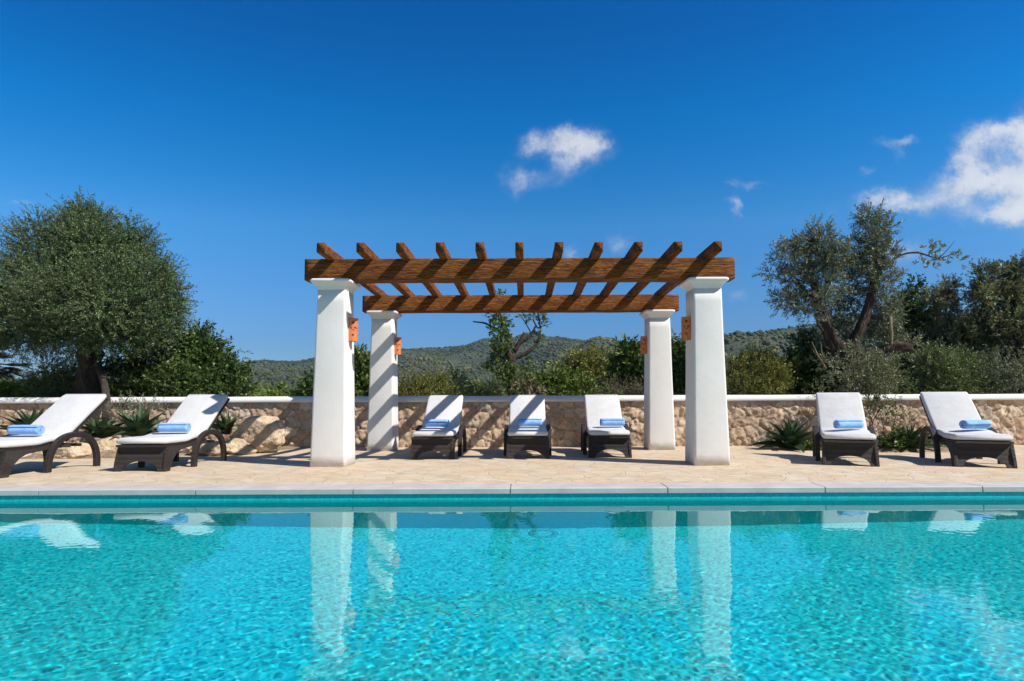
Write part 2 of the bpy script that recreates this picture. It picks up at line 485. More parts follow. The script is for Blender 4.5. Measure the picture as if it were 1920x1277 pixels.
# ------------------------------------------------------------------ world, sun, camera
def make_world():
    w = bpy.data.worlds.new('World'); sc.world = w; w.use_nodes = True
    t = NT(w.node_tree); bg = t.nodes['Background']
    sky = t.n('ShaderNodeTexSky', {'sky_type': 'NISHITA', 'sun_disc': False})
    sky.sun_elevation = math.asin(SUN.z)
    sky.sun_rotation = math.atan2(SUN.x, SUN.y)
    sky.altitude = 60; sky.air_density = 1.0; sky.dust_density = .35; sky.ozone_density = 3.2
    d = t.n('ShaderNodeTexCoord').outputs['Generated']
    s = t.n('ShaderNodeSeparateXYZ', Vector=d)
    # the clear northern half of the sky is deeper and bluer than the half round the sun
    north = t.mapr(s.outputs[1], -.25, .35, 0, 1, True)
    hs = t.n('ShaderNodeHueSaturation', Hue=.5, Saturation=t.mapr(north, 0, 1, .95, 1.42), Value=1.0, Fac=1.0, Color=sky.outputs[0])
    el = t.n('ShaderNodeVectorMath', {'operation': 'NORMALIZE'}, i0=t.scaled(d, (.6, 1, 1))).outputs[0]
    grade = t.ramp(t.n('ShaderNodeSeparateXYZ', Vector=el).outputs[2], [(0, (.22, .26, .38)), (.094, (.30, .335, .43)), (.286, (.72, .65, .60)), (.447, (.12, .62, .63)), (.556, (.05, .50, .57)), (1, (.2, .46, .52))])
    grade = t.mix(1.0, grade, (2, 2, 2), 'MULTIPLY')
    col = t.mix(1.0, hs.outputs[0], t.mix(north, (.8, .8, .8), grade), 'MULTIPLY')
    col = t.mix(1.0, col, (.86, .98, 1.10), 'MULTIPLY')
    yy = t.math('MAXIMUM', s.outputs[1], .02)
    uv = t.n('ShaderNodeCombineXYZ', i0=t.math('DIVIDE', s.outputs[0], yy), i1=t.math('DIVIDE', s.outputs[2], yy)).outputs[0]
    wob = t.n('ShaderNodeTexNoise', Vector=uv, Scale=22, Detail=9, Roughness=.68).outputs['Color']
    uvw = t.n('ShaderNodeVectorMath', {'operation': 'ADD'}, i0=uv, i1=t.n('ShaderNodeVectorMath', {'operation': 'MULTIPLY'}, i0=t.n('ShaderNodeVectorMath', {'operation': 'SUBTRACT'}, i0=wob, i1=(.5, .5, .5)).outputs[0], i1=(.075, .055, 0)).outputs[0]).outputs[0]
    clouds = [  # photograph x, y, half width, half height, strength: thin broken clouds low in the sky
        (1088, 276, 42, 26, .95), (1060, 262, 30, 18, .7), (1110, 270, 28, 18, .6), (1000, 272, 26, 18, .8), (968, 332, 22, 18, .7), (1062, 308, 26, 20, .6), (1005, 340, 44, 14, .38), (965, 362, 16, 10, .4),
        (1812, 300, 24, 30, .85), (1835, 262, 26, 22, .8), (1885, 246, 50, 18, 1.0), (1930, 262, 26, 40, .9), (1838, 330, 46, 22, .95), (1790, 350, 46, 18, .8), (1890, 345, 50, 20, .9), (1935, 350, 40, 60, .9),
        (1868, 404, 60, 16, 1.0), (1920, 395, 40, 16, .8), (1650, 370, 40, 17, .85), (1700, 384, 50, 15, .75), (1770, 378, 50, 15, .65), (1876, 290, 22, 18, .3), (2010, 330, 70, 90, 1.2),
        (1678, 268, 28, 10, .66), (1708, 268, 14, 8, .4), (1690, 292, 10, 12, .35), (1622, 318, 15, 8, .45), (1376, 382, 11, 16, .7), (1404, 342, 34, 8, .5), (1160, 460, 20, 15, .66),
        (1072, 474, 15, 11, .6), (1690, 472, 36, 18, .7), (1383, 556, 20, 13, .5), (1556, 390, 12, 10, .28), (40, 381, 22, 6, .5), (8, 488, 14, 8, .28)]
    tot = None
    for px, py, rx, ry, a in clouds:
        c = P(px, py, 1.0); u0, v0 = c.x, c.z - H
        q = t.n('ShaderNodeVectorMath', {'operation': 'MULTIPLY_ADD'}, i0=uvw, i1=(F / rx, F / ry, 0), i2=(-u0 * F / rx, -v0 * F / ry, 0)).outputs[0]
        dd = t.n('ShaderNodeVectorMath', {'operation': 'DOT_PRODUCT'}, i0=q, i1=q).outputs['Value']
        g = t.math('MULTIPLY', t.math('POWER', 2.718, t.math('MULTIPLY', dd, -.62)), a)
        tot = g if tot is None else t.math('ADD', tot, g)
    n1 = t.noise(uv, 30, 12, .72)
    dens = t.math('MULTIPLY', tot, t.mapr(n1, .28, .74, .42, 1.38))
    dens = t.math('MULTIPLY', t.mapr(dens, .05, 1.35, 0, 1, True), t.math('GREATER_THAN', s.outputs[1], .03))
    shade = t.mapr(t.math('ADD', t.math('MULTIPLY', tot, .45), t.math('MULTIPLY', t.noise(uvw, 14, 6, .6), .8)), .45, 1.3, 0, 1)
    ccol = t.mix(shade, (4.6, 5.2, 6.2), (8.0, 8.0, 8.2))
    col = t.mix(t.math('MULTIPLY', dens, .84), col, ccol)
    t.nt.links.new(col, bg.inputs[0])
    bg.inputs[1].default_value = .078
    l = bpy.data.lights.new('sun', 'SUN'); l.energy = 4.6; l.angle = R(.53); l.color = (1.0, .945, .865)
    o = link('sun', l); o.rotation_euler = SUN.to_track_quat('Z', 'Y').to_euler(); o.location = SUN * 40
    l.cycles.is_caustics_light = True


make_world()


def make_camera():
    c = bpy.data.cameras.new('camera'); o = link('camera', c); sc.camera = o
    mt = Matrix((CR, CU, -_cf)).transposed().to_4x4()
    mt.translation = (0, 0, H)
    o.matrix_world = mt
    c.sensor_width = 36; c.lens = F / 1920 * 36
    c.shift_x = -(CX - 960) / 1920; c.shift_y = (CY - 638.5) / 1920
    c.clip_start = .05; c.clip_end = 6000


make_camera()
sc.view_settings.view_transform = 'Standard'; sc.view_settings.look = 'None'
sc.view_settings.exposure = 0.5; sc.view_settings.gamma = 1.0
cy = sc.cycles
cy.use_denoising = True; cy.caustics_refractive = True; cy.caustics_reflective = False
cy.max_bounces = 8; cy.transparent_max_bounces = 8; cy.transmission_bounces = 6; cy.diffuse_bounces = 3
cy.sample_clamp_indirect = 6.0

# ------------------------------------------------------------------ ground, pool, deck
def make_ground():
    xs = [-1240, -900, -500, -150, -60, -30, -16.5, 16.5, 30, 60, 150, 500, 900, 1240]
    ys = [-140, -120, -100, -60, -9, 12.03, 14, 18, 26, 40, 70, 150, 500, 900, 1240]
    v = [(x, y, -.5 if (abs(x) > 17 or y > 12.5 or y < -9.5) else -.12) for y in ys for x in xs]
    f = []
    nx = len(xs)
    for j in range(len(ys) - 1):
        for i in range(nx - 1):
            if xs[i] >= -16.5 and xs[i + 1] <= 16.5 and ys[j] >= -9 and ys[j + 1] <= 12.03: continue
            f.append((j * nx + i, j * nx + i + 1, (j + 1) * nx + i + 1, (j + 1) * nx + i))
    tag(link('ground', np_mesh('ground', v, f, mats=[M['soil']])), kind='structure')


make_ground()
POOL_Y = 5.92
WATER = -.12
PX = 9.5
PN = -3.0


def make_pool():
    b = MB()
    x0, x1, y0, y1, zb, zt = -PX, PX, PN, POOL_Y + .02, -1.30, -.055
    v = [(x0, y0, zb), (x1, y0, zb), (x1, y1, zb), (x0, y1, zb), (x0, y0, zt), (x1, y0, zt), (x1, y1, zt), (x0, y1, zt)]
    me = bpy.data.meshes.new('swimming_pool')
    me.from_pydata(v, [], [(0, 1, 2, 3), (3, 2, 6, 7), (1, 0, 4, 5), (0, 3, 7, 4), (2, 1, 5, 6)])
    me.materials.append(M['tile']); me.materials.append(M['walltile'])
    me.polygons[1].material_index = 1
    o = tag(link('swimming_pool', me), kind='structure'); o.cycles.is_caustics_receiver = True
    # coping: one run of pale slabs with fine open joints every 1.6 m
    def coping(name, pts_at, n0, n1, step=1.6, off=0.0):
        secs = []
        prof = lambda e: [(0 + e, -.055 + e), (0 + e, -.008), (.004 + e, -.003 - e), (.010 + e, 0 - e), (.30, 0 - e), (.30, -.055 + e)]
        x = n0 + off
        cuts = [n0]
        while x < n1:
            if x > n0 + .1: cuts += [x - .006, x - .0059, x + .0059, x + .006]
            x += step
        cuts.append(n1)
        for i, c in enumerate(cuts):
            k = (i - 1) % 4 if 0 < i < len(cuts) - 1 else 0
            e = .012 if (0 < i < len(cuts) - 1 and k in (1, 2)) else 0
            secs.append([pts_at(c, p, z) for p, z in prof(e)])
        mb = MB(); mb.loft(secs)
        tag(mb.build(name, M['coping']), kind='structure')
    off = (P(957, 918, POOL_Y).x + PX + .3) % 1.6
    coping('pool_coping', lambda c, p, z: (c, POOL_Y + p, z), -PX - .3, PX + .3, 1.6, off)
    coping('pool_coping', lambda c, p, z: (c, PN - p, z), -PX - .3, PX + .3)
    for s in (-1, 1):
        coping('pool_coping', lambda c, p, z: (s * (PX + p), c, z), PN, POOL_Y)
    # water surface: small wind ripples, calmer in the lee of the far wall
    ys = np.concatenate([np.linspace(PN, 1.3, 40)[:-1], np.linspace(1.3, POOL_Y + .02, 500)])
    xs = np.concatenate([np.linspace(-PX, -6.6, 40)[:-1], np.linspace(-6.6, 6.6, 1400), np.linspace(6.6, PX, 40)[1:]])
    gx, gy = np.meshgrid(xs, ys)
    rg = np.random.default_rng(11)
    z = np.zeros_like(gx); zl = np.zeros_like(gx)
    fade = np.clip((POOL_Y - gy) / 1.0, 0, 1) ** 1.3
    fade2 = np.clip((POOL_Y + .5 - gy) / 3.5, .12, 1)
    core = ((np.abs(gx) < 6.4) & (gy > 1.5)).astype(float)
    for i in range(90):
        L = rg.uniform(.036, .12); k = 2 * math.pi / L
        a = rg.normal(math.pi * .5, .95)
        z += np.sin(k * (gx * math.cos(a) + gy * math.sin(a)) + rg.uniform(0, 6.28)) * L * rg.uniform(.3, 1) * .00027
    for i in range(26):
        L = rg.uniform(.3, 1.5); k = 2 * math.pi / L; a = rg.uniform(0, 6.28)
        zl += np.sin(k * (gx * math.cos(a) + gy * math.sin(a)) + rg.uniform(0, 6.28)) * L * .00014
    patch = np.zeros_like(gx)
    for i in range(14):
        L = rg.uniform(1.0, 3.0); k = 2 * math.pi / L; a = rg.uniform(0, 6.28)
        patch += np.sin(k * (gx * math.cos(a) + gy * math.sin(a)) + rg.uniform(0, 6.28)) / 3.7
    z = (z * (1.0 + .10 * np.clip(patch, -1.0, 1.6)) * fade2 * (.08 + .92 * fade) * core + zl * (.2 + .8 * fade) * core)
    for cx, cy_, r0, amp in ((P(400, 952, 5.4).x, 5.42, .115, .0005), (P(950, 941, 5.7).x, 5.70, .05, .0004), (P(1155, 953, 5.42).x, 5.43, .12, .0005)):
        rr = np.sqrt((gx - cx) ** 2 + (gy - cy_) ** 2)
        z += amp * np.exp(-((rr - r0) / .022) ** 2) * np.cos((rr - r0) / .022 * 2.2)
    v = np.stack([gx, gy, z + WATER], -1).reshape(-1, 3)
    ny, nx = gx.shape
    idx = np.arange(nx * ny).reshape(ny, nx)
    f = np.stack([idx[:-1, :-1], idx[:-1, 1:], idx[1:, 1:], idx[1:, :-1]], -1).reshape(-1, 4)
    w = tag(link('pool_water', np_mesh('pool_water', v, f, mats=[M['water']], smooth=True)), kind='structure')
    w.cycles.is_caustics_caster = True


make_pool()


def make_deck():
    xs = np.linspace(-16.5, 16.5, 331); ys = np.linspace(6.22, 12.03, 70)
    gx, gy = np.meshgrid(xs, ys)
    rg = np.random.default_rng(3); z = np.zeros_like(gx)
    for i in range(16):
        L = rg.uniform(.5, 2.2); k = 2 * math.pi / L; a = rg.uniform(0, 6.28)
        z += np.sin(k * (gx * math.cos(a) + gy * math.sin(a)) + rg.uniform(0, 6.28)) * .0006
    z = z - .004 - .016 * (gy - 6.21)
    v = np.stack([gx, gy, z], -1).reshape(-1, 3); ny, nx = gx.shape
    idx = np.arange(nx * ny).reshape(ny, nx)
    f = np.stack([idx[:-1, :-1], idx[:-1, 1:], idx[1:, 1:], idx[1:, :-1]], -1).reshape(-1, 4)
    tag(link('deck', np_mesh('deck', v, f, mats=[M['deck']], smooth=True)), kind='structure')
    # paving round the rest of the pool
    b = MB()
    for x0, x1, y0, y1 in ((-16.5, -PX - .3, -9, 6.22), (PX + .3, 16.5, -9, 6.22), (-PX - .3, PX + .3, -9, PN - .3)):
        bb = MB(); bb.add([(x0, y0, -.004), (x1, y0, -.004), (x1, y1, -.004), (x0, y1, -.004)], [(0, 1, 2, 3)])
        tag(bb.build('deck', M['deck']), kind='structure')


make_deck()


def bed(outline, name, hump=.07, seed=0):
    """planting bed: a low mound of stony soil that rises from the paving"""
    rg = random.Random(seed)
    pts = []
    n = len(outline)
    for i in range(n):      # resample with a slightly ragged edge
        a, c = Vector(outline[i]), Vector(outline[(i + 1) % n])
        m = max(2, int((c - a).length / .18))
        for k in range(m):
            p = a.lerp(c, k / m)
            pts.append((p.x + rg.uniform(-.03, .03), min(11.64, p.y + rg.uniform(-.03, .03))))
    cx = sum(p[0] for p in pts) / len(pts); cyy = sum(p[1] for p in pts) / len(pts)
    v, f = [], []
    N = len(pts); K = 7
    for k in range(K):
        s = 1 - k / K
        for x, y in pts:
            X, Y = cx + (x - cx) * s, cyy + (y - cyy) * s
            h = hump * min(1, (1 - s) * 4.5) * (1 + .8 * noise.noise((X * 2.3, Y * 2.3, seed)))
            v.append((X, Y, deck_z(Y) + .004 + max(0, h) + (0 if k else -.02)))
    v.append((cx, cyy, deck_z(cyy) + hump))
    for k in range(K - 1):
        for i in range(N):
            j = (i + 1) % N
            f.append((k * N + i, k * N + j, (k + 1) * N + j, (k + 1) * N + i))
    for i in range(N): f.append(((K - 1) * N + i, (K - 1) * N + (i + 1) % N, K * N))
    me = bpy.data.meshes.new(name); me.from_pydata(v, [], f); me.materials.append(M['soil']); me.shade_smooth()
    tag(link(name, me), kind='structure')


bed([(-13, 9.3), (-8.4, 9.25), (-6.6, 9.45), (-5.4, 10.1), (-4.5, 11.0), (-4.25, 11.64), (-13, 11.64)], 'planting_bed', .09, 1)
bed([(4.55, 11.64), (4.75, 11.1), (5.3, 10.35), (6.2, 10.0), (7.4, 10.0), (8.2, 10.5), (8.6, 11.64)], 'planting_bed', .07, 2)

# ------------------------------------------------------------------ stone wall
WY = 11.65
WT = .935


def make_wall():
    x0, x1, z0, z1 = -14.5, 14.5, -.14, WT - .125
    step = .021
    xs = np.arange(x0, x1 + step, step); zs = np.arange(z0, z1 + step * .5, step); zs[-1] = z1
    gx, gz = np.meshgrid(xs, zs)
    sx, sz = .30, .205
    rg = np.random.default_rng(5)
    NX, NZ = int((x1 - x0) / sx) + 8, int((z1 - z0) / sz) + 8
    jx = rg.uniform(-.38, .38, (NX, NZ)); jz = rg.uniform(-.30, .30, (NX, NZ))
    wgt = rg.uniform(-.05, .05, (NX, NZ))
    wx = gx + .02 * np.sin(gz * 31 + gx * 7) + .012 * np.sin(gx * 43 + 2)
    wz = gz + .014 * np.sin(gx * 27 + 1.3) + .008 * np.sin(gx * 61)
    ux, uz = (wx - x0) / sx + 3, (wz - z0) / sz + 3
    ci, cj = np.floor(ux).astype(int), np.floor(uz).astype(int)
    f1 = np.full(gx.shape, 9.0); f2 = np.full(gx.shape, 9.0); ids = np.zeros(gx.shape, int)
    for di in (-2, -1, 0, 1, 2):
        for dj in (-2, -1, 0, 1, 2):
            a, b_ = np.clip(ci + di, 0, NX - 1), np.clip(cj + dj, 0, NZ - 1)
            px_ = a + .5 + jx[a, b_] + .5 * (b_ % 2); pz_ = b_ + .5 + jz[a, b_]
            dx, dz = np.abs(ux - px_) * 1.1, np.abs(uz - pz_)
            d = (dx ** 2.6 + dz ** 2.6) ** (1 / 2.6) + wgt[a, b_]
            sid = a * NZ + b_
            near = d < f1
            f2 = np.where(near, f1, np.minimum(f2, d)); ids = np.where(near, sid, ids); f1 = np.where(near, d, f1)
    e = np.clip((f2 - f1) / .15, 0, 1); e = e * e * (3 - 2 * e)
    prot = rg.uniform(-.006, .008, NX * NZ)[ids]
    tx = rg.uniform(-.022, .022, NX * NZ)[ids]
    loc = ux - np.floor(ux)
    fine = np.zeros(gx.shape)
    for i in range(30):
        L = rg.uniform(.05, .25); k = 2 * math.pi / L; a = rg.uniform(0, 6.28)
        fine += np.sin(k * (gx * math.cos(a) + gz * math.sin(a)) + rg.uniform(0, 6.28) + ids * 1.7) * L * .012
    disp = e * (.021 + prot * 1.3 + tx * (loc - .5) + fine * 1.1)
    y = WY + .03 - disp
    pal = np.array([(.50, .36, .25), (.56, .42, .30), (.60, .49, .37), (.47, .32, .22), (.54, .40, .31), (.58, .46, .33), (.55, .38, .24), (.44, .38, .31), (.62, .52, .41), (.52, .37, .28)])
    pal = pal * .72 + pal.mean(axis=1, keepdims=True) * .28 + .02
    col = pal[rg.integers(0, len(pal), NX * NZ)] * rg.uniform(.76, 1.06, (NX * NZ, 1))
    cv = col[ids]
    mort = np.array((.36, .28, .20))
    cv = cv * np.array((1.07, .985, .88)) * e[..., None] + mort * (1 - e[..., None])
    ny, nx = gx.shape
    v = np.stack([gx, y, gz], -1).reshape(-1, 3)
    idx = np.arange(nx * ny).reshape(ny, nx)
    f = np.stack([idx[:-1, :-1], idx[:-1, 1:], idx[1:, 1:], idx[1:, :-1]], -1).reshape(-1, 4)
    # back, top and end faces close the body
    b0 = len(v)
    back = np.array([(x0, WY + .38, z0), (x1, WY + .38, z0), (x1, WY + .38, z1), (x0, WY + .38, z1)])
    v = np.concatenate([v, back])
    q = [(b0 + 1, b0, b0 + 3, b0 + 2), (idx[-1, 0], idx[-1, -1], b0 + 2, b0 + 3), (idx[0, 0], idx[-1, 0], b0 + 3, b0), (idx[-1, -1], idx[0, -1], b0 + 1, b0 + 2)]
    f = np.concatenate([f, np.array(q)])
    me = np_mesh('stone_wall', v, f, mats=[M['stone']], smooth=True)
    at = me.color_attributes.new('stone', 'FLOAT_COLOR', 'POINT')
    ca = np.ones((len(v), 4), np.float32); ca[:len(v) - 4, :3] = cv.reshape(-1, 3); ca[-4:, :3] = mort
    at.data.foreach_set('color', ca.ravel())
    w = tag(link('stone_wall', me), 'long low rubble stone wall with a white plastered top behind the loungers', 'wall')
    secs = []
    rr = random.Random(4)
    x = x0
    while x <= x1 + .01:
        j = lambda s: rr.uniform(-s, s)
        dz = .006 * noise.noise((x * .7, 1, 3)); dy = .008 * noise.noise((x * .9, 7, 3))
        secs.append([(x, WY - .035 + dy, z1 + .002), (x, WY - .045 + dy, z1 + .012), (x, WY - .045 + dy, z1 + .045 + dz), (x, WY - .034 + dy, z1 + .075 + dz), (x, WY - .005 + dy, WT - .022 + dz), (x, WY + .05 + dy, WT + dz),
                     (x, WY + .39, WT + dz), (x, WY + .42, WT - .02), (x, WY + .42, z1 + .002)])
        x += .25
    mb = MB(); mb.loft(secs)
    mb.build('coping', M['plaster'], w, smooth=True)


make_wall()

# ------------------------------------------------------------------ pergola
YF, YB = 8.0, 10.72


def column_mesh(z0, ztop, seed, bw=.50, tw=.405):
    mb = MB(); rr = random.Random(seed)
    hcap = .055; fl = .095
    zc = ztop - hcap - fl
    secs = []
    for k in range(15):
        s = k / 14
        z = z0 + (zc - z0) * s
        w = bw + (tw - bw) * s
        q = rrect(w, w, .035, 4)
        secs.append([(x + .004 * noise.noise((x * 3, y * 3 + seed, z * 1.7)), y + .004 * noise.noise((x * 3 + 9, y * 3 + seed, z * 1.7)), z) for x, y in q])
    mb.loft(secs)
    cap = MB(); secs = []
    for dz, w in ((0, tw - .002), (.025, tw + .014), (.055, tw + .04), (.08, tw + .085), (fl, tw + .13), (fl + .012, tw + .165), (fl + hcap - .015, tw + .17), (fl + hcap, tw + .14)):
        q = rrect(w, w, .05, 4)
        secs.append([(x, y, zc + dz) for x, y in q])
    cap.loft(secs)
    return mb, cap


def timber(mb, L, w, h, seed, seg=.12, rough=.006):
    """rough sawn beam along x, section w (y) by h (z), origin at the middle of its bottom"""
    n = max(2, int(L / seg)); secs = []
    for i in range(n + 1):
        x = -L / 2 + L * i / n
        q = rrect(w, h, .016, 2)
        o = []
        for y, z in q:
            a = noise.noise((x * 2.3, y * 9 + seed, z * 9)) * rough + noise.noise((x * 8, y * 20 + seed, z * 20)) * rough * .5
            bb = noise.noise((x * 2.3 + 50, y * 9 + seed, z * 9)) * rough
            o.append((x + (noise.noise((y * 12, z * 12, seed)) * .012 if i in (0, n) else 0), y + a, z + h / 2 + bb))
        secs.append(o)
    mb.loft(secs)


def make_pergola():
    root = tag(empty('pergola', (-.055, 9.4, 0)), 'white pergola of four tapered plastered columns carrying dark timber beams and rafters', 'pergola')
    ox, oy = -.055, 9.4
    zb = 2.535
    spots = [(P(613.5, 873, YF).x, YF + .25), (P(1336.5, 869, YF).x, YF + .25), (P(712, 843, YB).x, YB + .25), (P(1242, 840, YB).x, YB + .25)]
    zf = zb + .052
    for i, (x, y) in enumerate(spots):
        mb, cap = column_mesh(deck_z(y) - .03, zf if i < 2 else zb, i * 3.7)
        c = mb.build('column', M['plaster'], root, smooth=True, loc=(x - ox, y - oy, 0))
        cap.build('capital', M['plaster'], c, smooth=True)
    for i, (y, L, cx) in enumerate(((YF + .25, 6.13, ox), (YB + .25, 6.0, ox))):
        mb = MB(); timber(mb, L, .27, .31, 3 + i * 5)
        mb.build('beam', M['wood'], root, smooth=True, loc=(cx - ox, y - oy, (zf if i == 0 else zb) + .002))
    til = math.atan2(zb - zf, YB - YF)
    for k in range(11):
        x = -2.74 + .5375 * k
        mb = MB()
        L = 3.62
        n = 26; secs = []
        for i in range(n + 1):
            yy = -L / 2 + L * i / n
            q = rrect(.115, .135, .012, 2)
            secs.append([(yy, u + .004 * noise.noise((yy * 3, u * 9 + k, z * 9)), z + .0675 + .004 * noise.noise((yy * 3, u * 9 + k, z * 9 + 7))) for u, z in q])
        mb.loft(secs)
        o = mb.build('rafter', M['wood'], root, smooth=True, loc=(x - ox, 7.69 + L / 2 - oy, zf + .282 + math.tan(til) * (7.69 + L / 2 - YF - .25)))
        o.rotation_euler = (0, -til, R(90))
    # terracotta wall lamps hung on the inner faces
    lamp = lamp_tree()
    data = [(0, 1, 'terracotta wall lamp on the front left pergola column, lit by the sun'), (1, -1, 'terracotta wall lamp on the front right pergola column, in shade'),
            (2, 1, 'terracotta wall lamp on the back left pergola column, half shaded'), (3, -1, 'terracotta wall lamp on the back right pergola column, small and in shade')]
    for k, (ci, side, lab) in enumerate(data):
        o = lamp if k == 0 else copy_tree(lamp)
        x, y = spots[ci]
        zc = 1.89
        s = (zc - deck_z(y)) / 2.4
        hw = (.50 + (.405 - .50) * s) / 2
        o.location = (x + side * (hw - .004), y - .01, zc)
        o.rotation_euler = (0, R(1.0) * side, 0 if side > 0 else R(180))
        tag(o, lab, 'wall lamp', 'terracotta lamps on the pergola columns')


def lamp_tree():
    """half-round perforated shade, open at the top; projects along +x from the wall"""
    root = empty('wall_lamp')
    hh, r = .165, .075
    def outline(rad, dx):
        pts = []
        for k in range(15):
            a = -90 + 180 * k / 14
            pts.append((dx + .045 + rad * math.cos(R(a)) if abs(a) < 90 else dx + .045, rad * math.sin(R(a))))
        return [(dx, -rad)] + pts + [(dx, rad)]
    out = outline(r, 0); inn = outline(r - .009, 0)
    # wall of the shade with real holes: a grid over arc length and height with cells left out near each hole
    mb = MB()
    def resample(o, n):
        d = [0]
        for i in range(1, len(o)): d.append(d[-1] + math.dist(o[i], o[i - 1]))
        res = []
        for k in range(n + 1):
            s = d[-1] * k / n; i = max(j for j in range(len(d)) if d[j] <= s + 1e-9); i = min(i, len(o) - 2)
            t = (s - d[i]) / max(1e-9, d[i + 1] - d[i]); res.append((o[i][0] + t * (o[i + 1][0] - o[i][0]), o[i][1] + t * (o[i + 1][1] - o[i][1])))
        return res, d[-1]
    N, K = 72, 66
    oo, Lo = resample(out, N); ii, _ = resample(inn, N)
    holes = []   # arc position (share), height (share), radius m
    for a in (.22, .5, .78):
        holes += [(a, .80, .019), (a - .085, .56, .012), (a + .085, .58, .014), (a + .02, .48, .010), (a, .26, .014)]
    keep = [[True] * N for _ in range(K)]
    for i in range(K):
        for j in range(N):
            s = (j + .5) / N; z = (i + .5) / K
            for a, hz, rad in holes:
                if math.hypot((s - a) * Lo, (z - hz) * 2 * hh) < rad: keep[i][j] = False
    vo = {}; v = []; f = []
    for i in range(K + 1):
        for j in range(N + 1):
            z = -hh + 2 * hh * i / K
            vo[i, j] = len(v); v.append((oo[j][0], oo[j][1], z)); v.append((ii[j][0], ii[j][1], z))
    for i in range(K):
        for j in range(N):
            if not keep[i][j]: continue
            a, b_, c, d = vo[i, j], vo[i, j + 1], vo[i + 1, j + 1], vo[i + 1, j]
            f.append((a, b_, c, d)); f.append((a + 1, d + 1, c + 1, b_ + 1))
            for (p, q, ni, nj) in ((a, b_, i - 1, j), (b_, c, i, j + 1), (c, d, i + 1, j), (d, a, i, j - 1)):
                if ni < 0 or nj < 0 or ni >= K or nj >= N or not keep[ni][nj]: f.append((p, p + 1, q + 1, q))
    mb.add(v, f)
    # bottom plate
    base = [(x, y) for x, y in inn]
    mb.loft([[(x, y, -hh + .004) for x, y in base], [(x, y, -hh + .014) for x, y in base]])
    mb.build('lamp_shade', M['terracotta'], root)
    bp = MB(); bp.loft([[(x, y, z) for y, z in rrect(.12, .30, .01, 2)] for x in (-.004, .006)])
    bp.build('back_plate', M['terracotta'], root)
    bl = MB(); secs = []
    for z, rr_ in ((-.13, .012), (-.10, .014), (-.085, .02), (-.06, .029), (-.035, .031), (-.01, .022), (.0, .006)):
        secs.append([(.055 + rr_ * math.cos(t), rr_ * math.sin(t), z) for t in [2 * math.pi * k / 12 for k in range(12)]])
    bl.loft(secs); bl.build('bulb', M['plaster'], root, smooth=True)
    return root


make_pergola()

# ------------------------------------------------------------------ loungers and towels
SEAT = .335


def seat_path():
    """centre line (y, z of the underside) of the mattress from foot to the top of the back"""
    pts = []
    for k in range(15):
        y = .0 + .84 * k / 14
        z = SEAT + .035 * (1 / (1 + math.exp(-(y - .60) / .045))) + .004
        pts.append((y, z))
    y0, z0 = pts[-1]
    a = R(39.5)
    for s, aa in ((.04, 10), (.09, 25), (.15, 36)):
        pts.append((y0 + s * math.cos(R(aa * .7)), z0 + s * math.sin(R(aa * .7))))
    y1, z1 = pts[-1]
    for k in range(1, 13):
        s = .83 * k / 12
        pts.append((y1 + s * math.cos(a), z1 + s * math.sin(a)))
    return pts


PATH = seat_path()


def path_frame(i):
    a = PATH[max(0, i - 1)]; b = PATH[min(len(PATH) - 1, i + 1)]
    t = Vector((b[0] - a[0], b[1] - a[1])).normalized()
    return t, Vector((-t.y, t.x))


